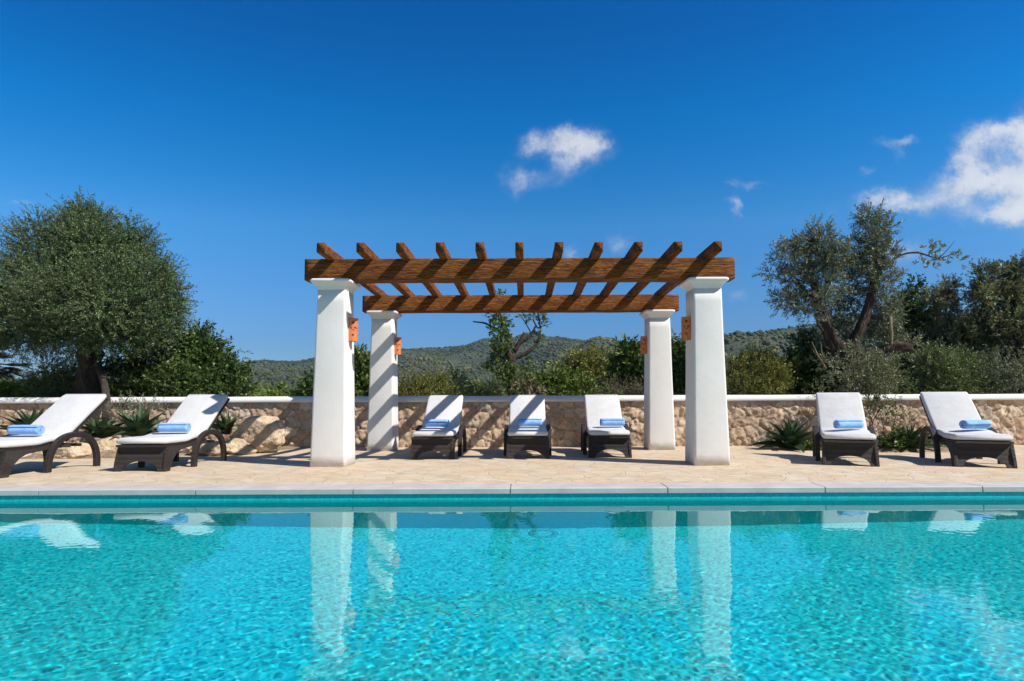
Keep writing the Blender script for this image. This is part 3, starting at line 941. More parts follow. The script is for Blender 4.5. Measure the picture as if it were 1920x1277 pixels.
def make_lounger():
    root = empty('sun_lounger')
    # mattress: one padded slab folded at the hinge
    secs = []
    th = .085; W = .64
    n = len(PATH)
    for i in range(n):
        t, nn = path_frame(i)
        y, z = PATH[i]
        endk = min(1.0, min(i, n - 1 - i) / 1.5 + .45)
        th_i = th * (1 if 0 < i < n - 1 else .62)
        dip = 0
        q = rrect(W - (0 if 0 < i < n - 1 else .016), th_i, min(.036, th_i * .45), 4)
        sec = []
        for u, w in q:
            puff = .010 * (1 - (2 * u / W) ** 2) if w > 0 else 0
            wr = .004 * noise.noise((u * 5, i * .35, 2.0))
            o = w + th / 2 + .012 + puff + wr
            sec.append((u, y + nn.x * o, z + nn.y * o))
        secs.append(sec)
    mb = MB(); mb.loft(secs)
    mb.build('mattress', M['cushion'], root, smooth=True)
    # woven deck below it
    secs = []
    for i in range(0, n):
        t, nn = path_frame(i); y, z = PATH[i]
        secs.append([(u, y + nn.x * w, z + nn.y * w) for u, w in ((-.315, -.022), (.315, -.022), (.315, .008), (-.315, .008))])
    mb = MB(); k = next(i for i, p in enumerate(PATH) if p[0] > .84)
    mb.loft(secs[:k + 1]); mb.build('seat_deck', M['wicker'], root)
    mb = MB(); mb.loft(secs[k + 1:]); mb.build('backrest', M['wicker'], root)
    # foot panel with its arched cut-out, splayed towards the ground
    top, hw0, hw1 = SEAT - .012, .312, .324
    outl = [(-hw1, 0)]
    for j in range(9):
        s = j / 8; outl.append((-hw1 + (hw1 - hw0) * (1 - (1 - s) ** 2), top * s))
    for j in range(9):
        s = 1 - j / 8; outl.append((hw1 - (hw1 - hw0) * (1 - (1 - s) ** 2), top * s))
    outl.append((hw1 - .085, 0))
    for j in range(1, 16):
        a = math.pi * j / 16
        outl.append(((hw1 - .085) * math.cos(a), .135 * math.sin(a) ** .8))
    outl.append((-hw1 + .085, 0))
    mb = MB()
    o = outl[1:]
    mb.loft([[(u, .055 - .055 * (1 - w / top) ** 1.5, w) for u, w in o], [(u, .095 - .055 * (1 - w / top) ** 1.5, w) for u, w in o]], cap=False)
    nO = len(o)
    # faces between the outer contour and the arch
    def panel(off):
        bb = MB()
        cols = 33
        v, f = [], []
        rows = 7
        for c in range(cols):
            u01 = -1 + 2 * c / (cols - 1)
            for r in range(rows):
                s = r / (rows - 1)
                ub = u01 * hw1
                ia = hw1 - .085
                lo = .135 * math.sin(math.acos(max(-1, min(1, ub / ia)))) ** .8 if abs(ub) < ia else 0
                w = lo + (top - lo) * s
                ss = w / top
                hwz = hw1 - (hw1 - hw0) * (1 - (1 - ss) ** 2)
                v.append((u01 * hwz, off - .055 * (1 - ss) ** 1.5, w))
        for c in range(cols - 1):
            for r in range(rows - 1):
                a = c * rows + r
                f.append((a, a + rows, a + rows + 1, a + 1))
        return v, f
    v1, f1 = panel(.055); v2, f2 = panel(.095)
    mb = MB(); b0 = len(v1)
    allv = v1 + v2
    allf = f1 + [tuple(reversed([i + b0 for i in q])) for q in f2]
    rows, cols = 7, 33
    rim = [(c * rows, (c + 1) * rows) for c in range(cols - 1)] + [((c + 1) * rows + rows - 1, c * rows + rows - 1) for c in range(cols - 1)]
    rim += [(r + 1, r) for r in range(rows - 1)] + [((cols - 1) * rows + r, (cols - 1) * rows + r + 1) for r in range(rows - 1)]
    for p, q in rim: allf.append((q, p, p + b0, q + b0))
    mb.add(allv, allf); mb.build('foot_panel', M['wicker'], root)
    # curved side rails: front leg sweeping up into the seat frame
    for s in (-1, 1):
        outl = [(.0, 0), (.012, .12), (.045, .26), (.06, SEAT - .012), (.30, SEAT - .012), (.52, SEAT - .008), (.60, SEAT + .008), (.68, SEAT + .024), (.80, SEAT + .03),
                (.98, SEAT + .028), (.98, SEAT - .035), (.80, SEAT - .025), (.68, SEAT - .03), (.56, SEAT - .05), (.44, SEAT - .06), (.34, SEAT - .075), (.25, SEAT - .115), (.18, SEAT - .18), (.13, .06), (.105, 0)]
        mb = MB()
        n_ = len(outl)
        xa = [s * (.312 + .008 * (1 - min(1, w / SEAT)) ** 2) for u, w in outl]
        mb.loft([[(x - .022, u, w) for x, (u, w) in zip(xa, outl)], [(x + .022, u, w) for x, (u, w) in zip(xa, outl)]])
        mb.build('side_rail', M['wicker'], root, bevel=.008)
        # hooped rear legs
        pts = []
        for j in range(29):
            a = math.pi * j / 28
            c_, s_ = math.cos(a), math.sin(a)
            y = 1.0 - (.40 if c_ > 0 else .40) * (abs(c_) ** .9) * (1 if c_ > 0 else -1)
            pts.append((y, .47 * s_ ** .78 + .0))
        secs = []
        for j, (y, z) in enumerate(pts):
            a_, b_ = pts[max(0, j - 1)], pts[min(len(pts) - 1, j + 1)]
            t = Vector((b_[0] - a_[0], b_[1] - a_[1])).normalized(); nn = Vector((-t.y, t.x))
            hw = .036
            sec = [(s * .366 + uu, y + nn.x * ww, max(0.0, z + nn.y * ww)) for uu, ww in ((-.032, -hw), (.032, -hw), (.032, hw), (-.032, hw))]
            secs.append(sec)
        mb = MB(); mb.loft(secs); mb.build('hooped_leg', M['wicker'], root, bevel=.008)
    mb = MB()
    for y in (.80, 1.12):
        mb.loft([[(x, y + u, SEAT - .01 + w) for u, w in rrect(.04, .04, .008, 2)] for x in (-.35, .35)])
    mb.build('crossbar', M['wicker'], root)
    return root


def make_towel():
    """terry towel rolled up along x"""
    turns, r1, L = 3.4, .074, .40
    ctr = []
    n = 78
    for k in range(n):
        a = 2 * math.pi * turns * k / (n - 1)
        r = .010 + (r1 - .008 - .010) * k / (n - 1)
        ctr.append((r * math.cos(a), r * math.sin(a)))
    out, inn = [], []
    for k in range(n):
        a = 2 * math.pi * turns * k / (n - 1)
        c, s_ = math.cos(a), math.sin(a)
        out.append((ctr[k][0] + .0075 * c, ctr[k][1] + .0075 * s_)); inn.append((ctr[k][0] - .0060 * c, ctr[k][1] - .0060 * s_))
    sec2 = out + inn[::-1]
    m = 13; secs = []
    for i in range(m):
        x = -L / 2 + L * i / (m - 1)
        e = .96 if i in (0, m - 1) else 1.0
        secs.append([(x + .008 * noise.noise((y * 30, z * 30, i if i in (0, m - 1) else 0)), y * e * (1 + .04 * noise.noise((x * 9, y * 14, z * 14))), z * e * (1 + .05 * noise.noise((x * 9, y * 14, z * 14 + 5))) * .94) for y, z in sec2])
    mb = MB()
    # spiral caps as strips so that the roll shows its layers
    b = 0; N2 = len(sec2)
    mb.loft(secs, cap=False)
    for base, rev in ((0, True), ((m - 1) * N2, False)):
        for k in range(n - 1):
            q = (base + k, base + k + 1, base + N2 - 2 - k, base + N2 - 1 - k)
            mb.f.append(tuple(reversed(q)) if rev else q)
    me = mb.mesh('rolled_towel', M['towel'], True)
    return link('rolled_towel', me)


LOUNGERS = [  # x of the foot's middle, y of the foot, turn (degrees, head to the right is negative), towel across, towel along, label
    (-6.50, 6.86, -3, .02, .63, 'wicker sun lounger at the far left, cut by the frame, tree trunk behind its back', 'rolled blue towel on the leftmost lounger, cut by the frame'),
    (-4.97, 7.50, 0, .06, .62, 'wicker sun lounger left of the pergola whose white back carries a slanting shadow', 'rolled blue towel on the second lounger from the left, before the big boulder'),
    (-1.43, 9.02, 0, -.02, .60, 'leftmost lounger under the pergola, one shadow stripe across its white back', 'rolled blue towel half in shadow on the leftmost lounger under the pergola'),
    (.06, 9.08, 0, .04, .62, 'middle lounger under the pergola with two shadow stripes on its back', 'rolled blue towel on the middle lounger under the pergola'),
    (1.36, 9.16, -3, .10, .62, 'rightmost lounger under the pergola, its white back fully sunlit', 'rolled blue towel on the rightmost lounger under the pergola'),
    (4.44, 7.90, -24, .05, .62, 'wicker lounger standing before the gnarled olive trunk right of the pergola', 'rolled blue towel on the lounger before the gnarled olive trunk'),
    (6.05, 7.62, -21, .10, .62, 'lounger at the far right before a bare stretch of sunlit stone wall', 'rolled blue towel on the far right lounger')]

proto, tproto = make_lounger(), make_towel()
for i, (x, y, a, tx, ty, lab, tlab) in enumerate(LOUNGERS):
    o = proto if i == 0 else copy_tree(proto)
    o.location = (x, y, deck_z(y + .6) + .001)
    o.rotation_euler = (-math.atan(.016), 0, R(a))
    tag(o, lab, 'sun lounger', 'wicker sun loungers lined up along the pool')
    t = tproto if i == 0 else tproto.copy()
    if i: COL.objects.link(t)
    ca, sa = math.cos(R(a)), math.sin(R(a))
    t.location = (x + tx * ca - ty * sa, y + tx * sa + ty * ca, deck_z(y + .6) + SEAT + .035 * .6 + .107 + .074)
    rj = random.Random(i + 40)
    t.rotation_euler = (R(rj.uniform(-40, 40)), 0, R([-2, 4, -7, 2, 3, 8, 9][i]))
    tag(t, tlab, 'towel', 'rolled blue towels on the loungers')

# ------------------------------------------------------------------ plants
def unit(a):
    return a / np.maximum(1e-9, np.linalg.norm(a, axis=-1, keepdims=True))


def leaf_quads(b, d, l, w, rg, fold=.0):
    """rhombic leaves: base points, directions, lengths, widths"""
    s = unit(np.cross(d, unit(rg.normal(size=d.shape))))
    m = b + d * (l * .45)[:, None]
    v = np.stack([b, m + s * (w / 2)[:, None], b + d * l[:, None], m - s * (w / 2)[:, None]], 1).reshape(-1, 3)
    return v


def prisms(a, b, ra, rb):
    """thin three-sided twigs from points a to points b"""
    d = unit(b - a)
    u = unit(np.cross(d, np.array([.3, .5, .81])))
    w = np.cross(d, u)
    vs = []
    for p, r in ((a, ra), (b, rb)):
        for k in range(3):
            t = 2 * math.pi * k / 3
            vs.append(p + (u * math.cos(t) + w * math.sin(t)) * r)
    v = np.stack(vs, 1).reshape(-1, 3)
    i = np.arange(len(a))[:, None] * 6
    q = np.concatenate([i + np.array([[0, 1, 4, 3]]), i + np.array([[1, 2, 5, 4]]), i + np.array([[2, 0, 3, 5]])], 0)
    return v, q


def foliage(clumps, seed, leaf=.06, width=.28, twig=.32, per=14, up=.35, out=.8, rand=.7, shell=.45, droop=.12, twig_r=.0035, jit=.35):
    """leafy twigs spread through clumps [(centre, (rx,ry,rz), twigs)]; returns vertices, quads and material slots (0 leaf, 1 twig)"""
    rg = np.random.default_rng(seed)
    LV, TA, TB = [], [], []
    for c, r, n in clumps:
        n = int(n)
        if n < 1: continue
        c = np.array(c, float); r = np.array(r, float)
        dirn = unit(rg.normal(size=(n, 3)))
        # uneven outline: lobes that swell and shrink with direction
        lob = 1 + jit * (np.sin(dirn @ rg.normal(size=3) * 4 + rg.uniform(0, 6)) * .5 + np.sin(dirn @ rg.normal(size=3) * 7 + rg.uniform(0, 6)) * .35)
        rad = rg.uniform(0, 1, n) ** shell * lob
        p = c + dirn * rad[:, None] * r
        td = unit(dirn * out + np.array([0, 0, up]) + rg.normal(size=(n, 3)) * rand * .5)
        tl = twig * rg.uniform(.55, 1.3, n)
        e = p + td * tl[:, None]; e[:, 2] -= droop * tl
        TA.append(p); TB.append(e)
        s = (np.arange(per) + .6) / per
        s = np.clip(s[None, :] + rg.uniform(-.04, .04, (n, per)), .05, 1.02)
        b = p[:, None, :] + (e - p)[:, None, :] * s[..., None]
        side = unit(np.cross(td, unit(rg.normal(size=(n, 3)))))
        sgn = np.where(np.arange(per) % 2 == 0, 1.0, -1.0)
        ld = unit(td[:, None, :] * .75 + side[:, None, :] * sgn[None, :, None] * .75 + rg.normal(size=(n, per, 3)) * .38)
        ll = leaf * rg.uniform(.6, 1.25, (n, per))
        LV.append(leaf_quads(b.reshape(-1, 3), ld.reshape(-1, 3), ll.ravel(), ll.ravel() * width, rg))
    lv = np.concatenate(LV)
    nq = len(lv) // 4
    q = np.arange(nq * 4).reshape(-1, 4)
    tv, tq = prisms(np.concatenate(TA), np.concatenate(TB), twig_r, twig_r * .5)
    v = np.concatenate([lv, tv]); qs = np.concatenate([q, tq + len(lv)])
    mi = np.concatenate([np.zeros(nq, int), np.ones(len(tq), int)])
    return v, qs, mi


def crown(name, parent, clumps, seed, leafmat, barkmat, **kw):
    v, q, mi = foliage(clumps, seed, **kw)
    o = link(name, np_mesh(name, v, q, mats=[M[leafmat], M[barkmat]], mat_idx=mi), parent)
    return o


def limb_pts(a, b, seed, n=7, bend=.12):
    a, b = Vector(a), Vector(b); L = (b - a).length
    res = []
    for k in range(n + 1):
        s = k / n
        p = a.lerp(b, s)
        w = math.sin(math.pi * s) * bend * L
        p += Vector((noise.noise((s * 2.5, seed, 1)), noise.noise((s * 2.5, seed, 9)), .5 * noise.noise((s * 2.5, seed, 17)))) * w * 2
        res.append(p)
    return res


def gnarl(mb, pts, rad, n=12, seed=0, amt=.16, sub=3, fine=0.0):
    """bark-ridged tapering limb through pts"""
    P_, R_ = [], []
    for i in range(len(pts) - 1):
        for k in range(sub):
            s = k / sub
            p0 = Vector(pts[max(0, i - 1)]); p1 = Vector(pts[i]); p2 = Vector(pts[i + 1]); p3 = Vector(pts[min(len(pts) - 1, i + 2)])
            P_.append(.5 * ((2 * p1) + (p2 - p0) * s + (2 * p0 - 5 * p1 + 4 * p2 - p3) * s * s + (3 * p1 - p0 - 3 * p2 + p3) * s ** 3))
            R_.append(rad[i] * (1 - s) + rad[i + 1] * s)
    P_.append(Vector(pts[-1])); R_.append(rad[-1])
    secs = []
    for i, p in enumerate(P_):
        d = (P_[min(i + 1, len(P_) - 1)] - P_[max(i - 1, 0)]).normalized()
        a = d.cross(Vector((.1, 1, .05)))
        if a.length < 1e-3: a = d.cross(Vector((1, 0, 0)))
        a.normalize(); c = a.cross(d)
        sec = []
        for k in range(n):
            t = 2 * math.pi * k / n
            rr = R_[i] * (1 + amt * noise.noise((math.cos(t) * 1.6 + seed, math.sin(t) * 1.6, i * .66 / sub)) * 1.6 + amt * .6 * noise.noise((math.cos(t) * 4 + seed, math.sin(t) * 4, i * 1.5 / sub))
                            + fine * noise.noise((math.cos(t + .12 * i / sub) * 7 + seed, math.sin(t + .12 * i / sub) * 7, i * 2.2 / sub)))
            sec.append(p + a * (rr * math.cos(t)) + c * (rr * math.sin(t)))
        secs.append(sec)
    mb.loft(secs)


def px_clumps(lst, Y, n_scale=1.0):
    """clumps given by photograph centre, half sizes, depth offset and twig count"""
    res = []
    for px, py, rx, ry, dy, n in lst:
        y = Y + dy
        c = P(px, py, y); k = y / F
        res.append((c, (rx * k, .5 * (rx + ry) * k * .95, ry * k), n * n_scale))
    return res


def to_local(clumps, base):
    return [(Vector(c) - Vector(base), r, n) for c, r, n in clumps]


# --- the round olive tree on the left
def olive_left():
    Y = 12.75
    base = Vector((P(172, 745, Y).x, Y, -.5))
    root = tag(empty('olive_tree', base), 'big round olive tree with a dense dark crown rising behind the left loungers', 'tree')
    q = lambda px, py, dy=0: P(px, py, Y + dy) - base
    cl = px_clumps([(158, 425, 46, 36, 0, 330), (92, 470, 62, 52, .3, 520), (165, 470, 70, 55, -.4, 640), (225, 474, 58, 50, .2, 500), (278, 530, 46, 60, .1, 500), (30, 555, 66, 66, .2, 620),
                    (110, 560, 80, 70, -.8, 820), (200, 565, 85, 75, -.9, 860), (160, 560, 110, 90, .9, 700), (-30, 585, 55, 62, .1, 350), (268, 610, 56, 44, -.3, 480), (60, 622, 70, 28, -.2, 420), (150, 622, 78, 34, -.5, 440), (230, 622, 66, 32, -.3, 400), (306, 600, 22, 38, .1, 140),
                    (95, 690, 35, 34, -.1, 110), (150, 402, 18, 22, 0, 60), (176, 410, 14, 18, .1, 40), (240, 432, 13, 20, .1, 40), (275, 455, 14, 20, 0, 40), (312, 510, 20, 18, 0, 40), (326, 545, 16, 16, 0, 32), (75, 420, 14, 20, 0, 34), (20, 600, 60, 40, -.1, 200), (320, 575, 26, 40, 0, 140), (60, 500, 60, 50, -.3, 260), (265, 545, 60, 60, -.4, 300)], Y, 1.5)
    cl = to_local(cl, base)
    crown('crown', root, cl, 21, 'olive_leaf', 'olive_bark', leaf=.056, width=.32, twig=.31, per=19, up=.45, out=1.0, shell=.46, jit=.55)
    mb = MB()
    gnarl(mb, [q(174, 850), q(170, 745), q(166, 705), q(168, 668), q(166, 640)], [.27, .235, .20, .21, .18], 30, 3, .26, 9, .25)
    gnarl(mb, [q(203, 835, -1.6), q(201, 790, -1.55), q(199, 758, -1.4), q(196, 725, -.9), q(188, 695, -.3), q(178, 665)], [.095, .075, .06, .06, .07, .07], 14, 8, .3, 6, .2)
    for k, (px, py, dy) in enumerate(((90, 560, -.2), (160, 520, -.2), (240, 550, 0), (120, 540, .5), (210, 480, .2), (40, 600, 0), (285, 590, 0), (155, 440, 0))):
        pts = limb_pts(q(167, 650), q(px, py, dy), k + 2, 5, .12)
        gnarl(mb, pts, [.12 - .018 * i for i in range(len(pts))], 8, k, .15, 2)
    mb.build('trunk', M['olive_bark'], root, smooth=True)


olive_left()


# --- the gnarled pollarded olive on the right
def olive_right():
    Y = 12.4
    base = Vector((P(1598, 745, Y).x, Y, -.5))
    root = tag(empty('olive_tree', base), 'old pollarded olive tree with two thick gnarled limbs right of the pergola', 'tree')
    q = lambda px, py, dy=0: P(px, py, Y + dy) - base
    cl = px_clumps([(1482, 478, 26, 24, 0, 130), (1508, 458, 24, 20, .2, 120), (1542, 452, 24, 26, 0, 140), (1572, 478, 24, 24, -.2, 120), (1590, 500, 16, 18, .1, 60), (1490, 520, 26, 24, .1, 150), (1530, 505, 26, 24, .3, 130), (1556, 530, 24, 26, -.1, 120),
                    (1472, 562, 20, 16, 0, 90), (1505, 568, 26, 18, .2, 120), (1585, 588, 26, 24, .7, 70), (1560, 614, 18, 16, .8, 30), (1612, 560, 16, 20, .5, 36),
                    (1632, 410, 18, 22, 0, 90), (1652, 428, 18, 24, .2, 100), (1636, 455, 22, 24, -.1, 130), (1660, 475, 18, 24, .1, 100), (1632, 500, 22, 24, .1, 120), (1655, 525, 22, 26, -.1, 130), (1648, 560, 22, 24, .2, 110), (1668, 590, 18, 26, .3, 100), (1618, 475, 14, 20, .1, 50), (1690, 640, 24, 22, .2, 70),
                    (1446, 512, 12, 10, 0, 20), (1655, 635, 22, 26, .3, 80), (1530, 432, 10, 12, 0, 20), (1600, 455, 10, 14, .1, 22), (1545, 560, 16, 14, -1.1, 40), (1520, 590, 12, 10, -1.0, 24), (1603, 525, 16, 20, .2, 70), (1590, 555, 18, 20, .5, 70), (1545, 490, 34, 30, 0, 120), (1560, 570, 20, 18, .4, 60), (1640, 600, 18, 20, .4, 60), (1600, 610, 26, 24, .7, 70), (1592, 640, 22, 22, .5, 60), (1548, 655, 18, 22, .3, 50), (1610, 660, 22, 20, -.3, 40), (1560, 690, 18, 20, -.35, 40), (1660, 610, 20, 24, .1, 60), (1600, 500, 16, 18, 0, 50)], Y, 1.12)
    crown('crown', root, to_local(cl, base), 31, 'silver_leaf', 'olive_bark', leaf=.066, width=.3, twig=.25, per=14, up=.4, out=.9, shell=.55, jit=.45)
    mb = MB()
    gnarl(mb, [q(1606, 850), q(1600, 745), q(1590, 705), q(1578, 668), q(1570, 640)], [.23, .20, .185, .18, .10], 34, 3, .34, 9, .30)
    gnarl(mb, [q(1575, 690), q(1562, 645), q(1545, 605), q(1533, 565), q(1524, 525, .05), q(1515, 490, .1)], [.14, .12, .108, .09, .055, .02], 34, 5, .32, 9, .30)
    gnarl(mb, [q(1588, 690), q(1602, 640), q(1618, 600), q(1632, 560), q(1640, 520), q(1643, 470), q(1640, 425)], [.13, .10, .09, .08, .06, .035, .012], 34, 9, .32, 9, .30)
    gnarl(mb, [q(1600, 690), q(1630, 668, -.1), q(1652, 660, -.1), q(1680, 648, -.15), q(1703, 652, -.2), q(1708, 652, -.2)], [.13, .12, .10, .105, .09, .075], 24, 14, .4, 8, .3)
    gnarl(mb, [q(1545, 560), q(1510, 545), q(1490, 520)], [.06, .045, .02], 8, 1)
    gnarl(mb, [q(1535, 560), q(1560, 520), q(1572, 490)], [.07, .045, .02], 8, 2)
    gnarl(mb, [q(1640, 530), q(1655, 490), q(1658, 455)], [.05, .04, .015], 8, 4)
    gnarl(mb, [q(1655, 500), q(1690, 478), q(1722, 474), q(1760, 484), q(1800, 470)], [.03, .022, .018, .013, .006], 6, 6)
    gnarl(mb, [q(1760, 484), q(1775, 470), q(1790, 452)], [.011, .008, .004], 5, 7)
    mb.build('trunk', M['red_bark'], root, smooth=True)
    mb = MB(); gnarl(mb, [q(1671, 648, -.2), q(1671, 625, -.2), q(1669, 600, -.2), q(1672, 596, -.2)], [.035, .038, .042, .03], 8, 3, .1)
    mb.build('sawn_branch', M['pale_bark'], root, smooth=True)
    for a, b_, r in (((1548, 690), (1522, 640), .022), ((1545, 672), (1540, 645), .014), ((1590, 720), (1600, 660), .014), ((1535, 668), (1524, 655), .012)):
        mb = MB()
        gnarl(mb, [q(*a, -.3), q((a[0] + b_[0]) / 2 - 2, (a[1] + b_[1]) / 2, -.35), q(*b_, -.35)], [r, r * .8, r * .3], 6, 2, .1)
        mb.build('dry_shoot', M['pale_bark'], root, smooth=True)
    cl = px_clumps([(1735, 470, 18, 10, 0, 16), (1745, 490, 24, 10, 0, 20), (1795, 488, 16, 12, 0, 14), (1760, 462, 10, 6, 0, 8)], Y)
    crown('foliage', root, to_local(cl, base), 33, 'yellow_leaf', 'olive_bark', leaf=.075, width=.4, twig=.12, per=7)


olive_right()


# --- pruned carob seen through the pergola
def carob():
    Y = 14.5
    base = Vector((P(962, 760, Y).x, Y, -.5))
    root = tag(empty('gnarled_tree', base), 'pruned gnarled tree with bare cut limbs seen through the middle of the pergola', 'tree')
    q = lambda px, py, dy=0: P(px, py, Y + dy) - base
    mb = MB()
    gnarl(mb, [q(964, 790), q(962, 745), q(958, 710), q(958, 685), q(962, 665)], [.17, .14, .125, .125, .10], 14, 2, .22)
    gnarl(mb, [q(962, 680), q(950, 655), q(956, 640), q(948, 622), q(940, 600), q(934, 570), q(932, 552)], [.12, .09, .07, .055, .045, .03, .012], 10, 6, .2)
    gnarl(mb, [q(962, 672), q(984, 664), q(1000, 652), q(1010, 635), q(1013, 615), q(1009, 590), q(1008, 575)], [.07, .06, .05, .034, .022, .014, .007], 10, 8, .2)
    gnarl(mb, [q(964, 660), q(975, 643), q(990, 634), q(997, 625), q(1004, 612)], [.06, .055, .05, .034, .022], 10, 11, .2)
    gnarl(mb, [q(970, 648), q(978, 634), q(983, 623)], [.055, .045, .03], 8, 12, .15)
    gnarl(mb, [q(997, 627), q(988, 610), q(975, 590)], [.02, .015, .009], 6, 3)
    gnarl(mb, [q(1007, 614), q(1000, 600), q(1000, 588)], [.02, .014, .008], 6, 4)
    gnarl(mb, [q(1014, 612), q(1024, 610), q(1036, 606)], [.012, .009, .005], 6, 5)
    gnarl(mb, [q(922, 613), q(910, 606), q(896, 604), q(887, 603)], [.026, .024, .02, .018], 6, 15)
    gnarl(mb, [q(944, 615), q(932, 616), q(922, 613)], [.03, .028, .026], 6, 16)
    mb.build('trunk', M['olive_bark'], root, smooth=True)
    cl = px_clumps([(934, 585, 14, 22, 0, 56), (940, 615, 15, 18, -.1, 60), (942, 642, 14, 16, -.1, 54), (934, 664, 14, 14, 0, 56), (925, 690, 16, 10, 0, 40), (1012, 600, 10, 16, 0, 16), (985, 596, 6, 10, 0, 8), (938, 556, 5, 12, 0, 12), (1008, 632, 14, 6, 0, 10),
                    (988, 688, 14, 14, 0, 34), (960, 715, 16, 24, -.2, 60), (1000, 590, 8, 10, 0, 10), (1014, 588, 7, 10, 0, 12), (952, 700, 12, 16, -.2, 36)], Y)
    crown('crown', root, to_local(cl, base), 41, 'green_leaf', 'olive_bark', leaf=.085, width=.55, twig=.17, per=7, up=.3, rand=1.0)


carob()


# --- bushes and trees beyond the wall: name, label, category, Y, leaf material, clumps, foliage settings
def shrub(name, label, cat, Y, leafmat, clumps, seed, bark='olive_bark', stems=True, group=None, **kw):
    clumps = [(a, b + 9, c * .88, d * .86, e, f) for a, b, c, d, e, f in clumps]
    cx = sum(c[0] for c in clumps) / len(clumps)
    base = Vector((P(cx, 745, Y).x, Y, -.5))
    root = tag(empty(name, base), label, cat, group)
    wc = to_local(px_clumps(clumps, Y), base)
    crown('crown' if 'tree' in name else 'foliage', root, wc, seed, leafmat, bark, **kw)
    if stems:
        mb = MB()
        top = max(c[0].z for c in wc)
        r0 = .022 + .018 * top
        for k, (c, r, n) in enumerate(wc):
            pts = limb_pts((c.x * .12, c.y * .12 + .0, 0), c, seed + k * 3, 6, .10)
            gnarl(mb, pts, [r0 * (1 - .8 * i / 6) for i in range(7)], 7, k, .15, 2)
        mb.build('trunk' if 'tree' in name else 'stems', M[bark], root, smooth=True)
    return root


BIG = dict(leaf=.10, width=.5, twig=.3, per=10, up=.3, rand=1.0)
FINE = dict(leaf=.06, width=.35, twig=.34, per=14, up=.6, rand=.8)
shrub('broadleaf_tree', 'bushy dark green tree beyond the wall, right of the round olive tree', 'tree', 13.6, 'dark_leaf',
      [(240, 690, 40, 50, 0, 330), (300, 668, 50, 50, .2, 470), (355, 650, 50, 40, .3, 430), (395, 665, 42, 40, 0, 370), (430, 690, 32, 36, 0, 240), (350, 710, 80, 36, -.5, 480), (440, 720, 30, 26, -.3, 170), (372, 618, 18, 16, .2, 50), (270, 725, 60, 25, -.5, 240)], 51, leaf=.09, width=.5, twig=.3, per=10, up=.4, rand=1.0, jit=.5)
shrub('shrub', 'low lime green shrub over the wall at the left edge', 'shrub', 13.2, 'lime_leaf', [(15, 728, 30, 16, 0, 150), (60, 735, 30, 12, 0, 120), (-30, 730, 30, 16, 0, 60)], 52, leaf=.08, width=.55, twig=.2, per=9)
shrub('shrub', 'grey green feathery shrub left of the round olive trunk', 'shrub', 13.0, 'sage_leaf', [(75, 720, 26, 26, 0, 170), (110, 712, 28, 30, 0, 200), (135, 700, 16, 30, 0, 110), (125, 735, 30, 14, -.1, 120)], 53, **FINE)
shrub('shrub', 'small leafy green bush hard left of the front left column', 'shrub', 14.0, 'dark_leaf', [(580, 728, 18, 16, 0, 90), (596, 712, 14, 18, 0, 70), (566, 738, 12, 8, 0, 40)], 54, **BIG)
shrub('shrub', 'low yellow green shrub above the wall left of the pergola', 'shrub', 17, 'lime_leaf', [(512, 742, 22, 10, 0, 90), (478, 744, 16, 8, 0, 60)], 55, leaf=.09, width=.5, twig=.25, per=9)
shrub('young_tree', 'slim broadleaf tree between the two left pergola columns', 'tree', 14.0, 'green_leaf', [(676, 672, 12, 20, 0, 70), (684, 690, 14, 24, .2, 80), (672, 715, 16, 24, 0, 110), (690, 730, 16, 18, 0, 80), (664, 655, 6, 8, 0, 12)], 56, **BIG)
shrub('shrub', 'twiggy olive brown shrub just right of the back left column', 'shrub', 14.2, 'yellow_leaf', [(775, 722, 30, 22, 0, 200), (815, 715, 28, 20, .2, 170), (765, 740, 26, 12, -.2, 120)], 57, **FINE)
shrub('shrub', 'dull green shrub above the left lounger under the pergola', 'shrub', 15.0, 'sage_leaf', [(845, 716, 30, 20, 0, 200), (890, 735, 30, 10, 0, 150), (925, 724, 18, 16, .3, 100)], 58, **FINE)
shrub('shrub', 'reddish tinged low shrub at the foot of the gnarled tree', 'shrub', 13.6, 'dry_leaf', [(985, 722, 16, 10, 0, 36), (1000, 738, 20, 9, 0, 60)], 59, **BIG)
shrub('shrub', 'bright green bush right of the gnarled tree', 'shrub', 15.4, 'green_leaf', [(1010, 715, 30, 22, 0, 170), (1050, 712, 34, 26, .2, 210), (1030, 738, 40, 12, -.3, 170), (1090, 725, 30, 20, 0, 150)], 60, **BIG)
shrub('broadleaf_tree', 'rounded yellow green tree on the slope behind the right lounger under the pergola', 'tree', 24, 'yellow_leaf', [(1090, 672, 34, 22, 0, 170), (1125, 668, 34, 20, .4, 170), (1070, 695, 40, 20, 0, 200), (1120, 705, 44, 24, 0, 240), (1150, 690, 26, 22, 0, 120), (1040, 712, 34, 20, 0, 150)], 61, leaf=.13, width=.5, twig=.42, per=10, up=.3, rand=1.0)
shrub('carob_tree', 'glossy dark carob tree behind the back right pergola column', 'tree', 14.0, 'dark_leaf', [(1180, 655, 22, 18, 0, 110), (1195, 685, 34, 26, 0, 230), (1225, 665, 32, 30, .3, 200), (1160, 690, 16, 14, 0, 50), (1268, 660, 22, 30, .2, 170), (1275, 700, 22, 34, 0, 190), (1215, 715, 34, 20, 0, 190)], 62, leaf=.11, width=.55, twig=.3, per=10, rand=1.0)
shrub('shrub', 'grey twiggy bush low over the wall before the dark carob', 'shrub', 13.0, 'dry_leaf', [(1165, 728, 34, 12, 0, 110), (1195, 732, 20, 10, 0, 70)], 63, leaf=.05, width=.3, twig=.34, per=8, up=.9)
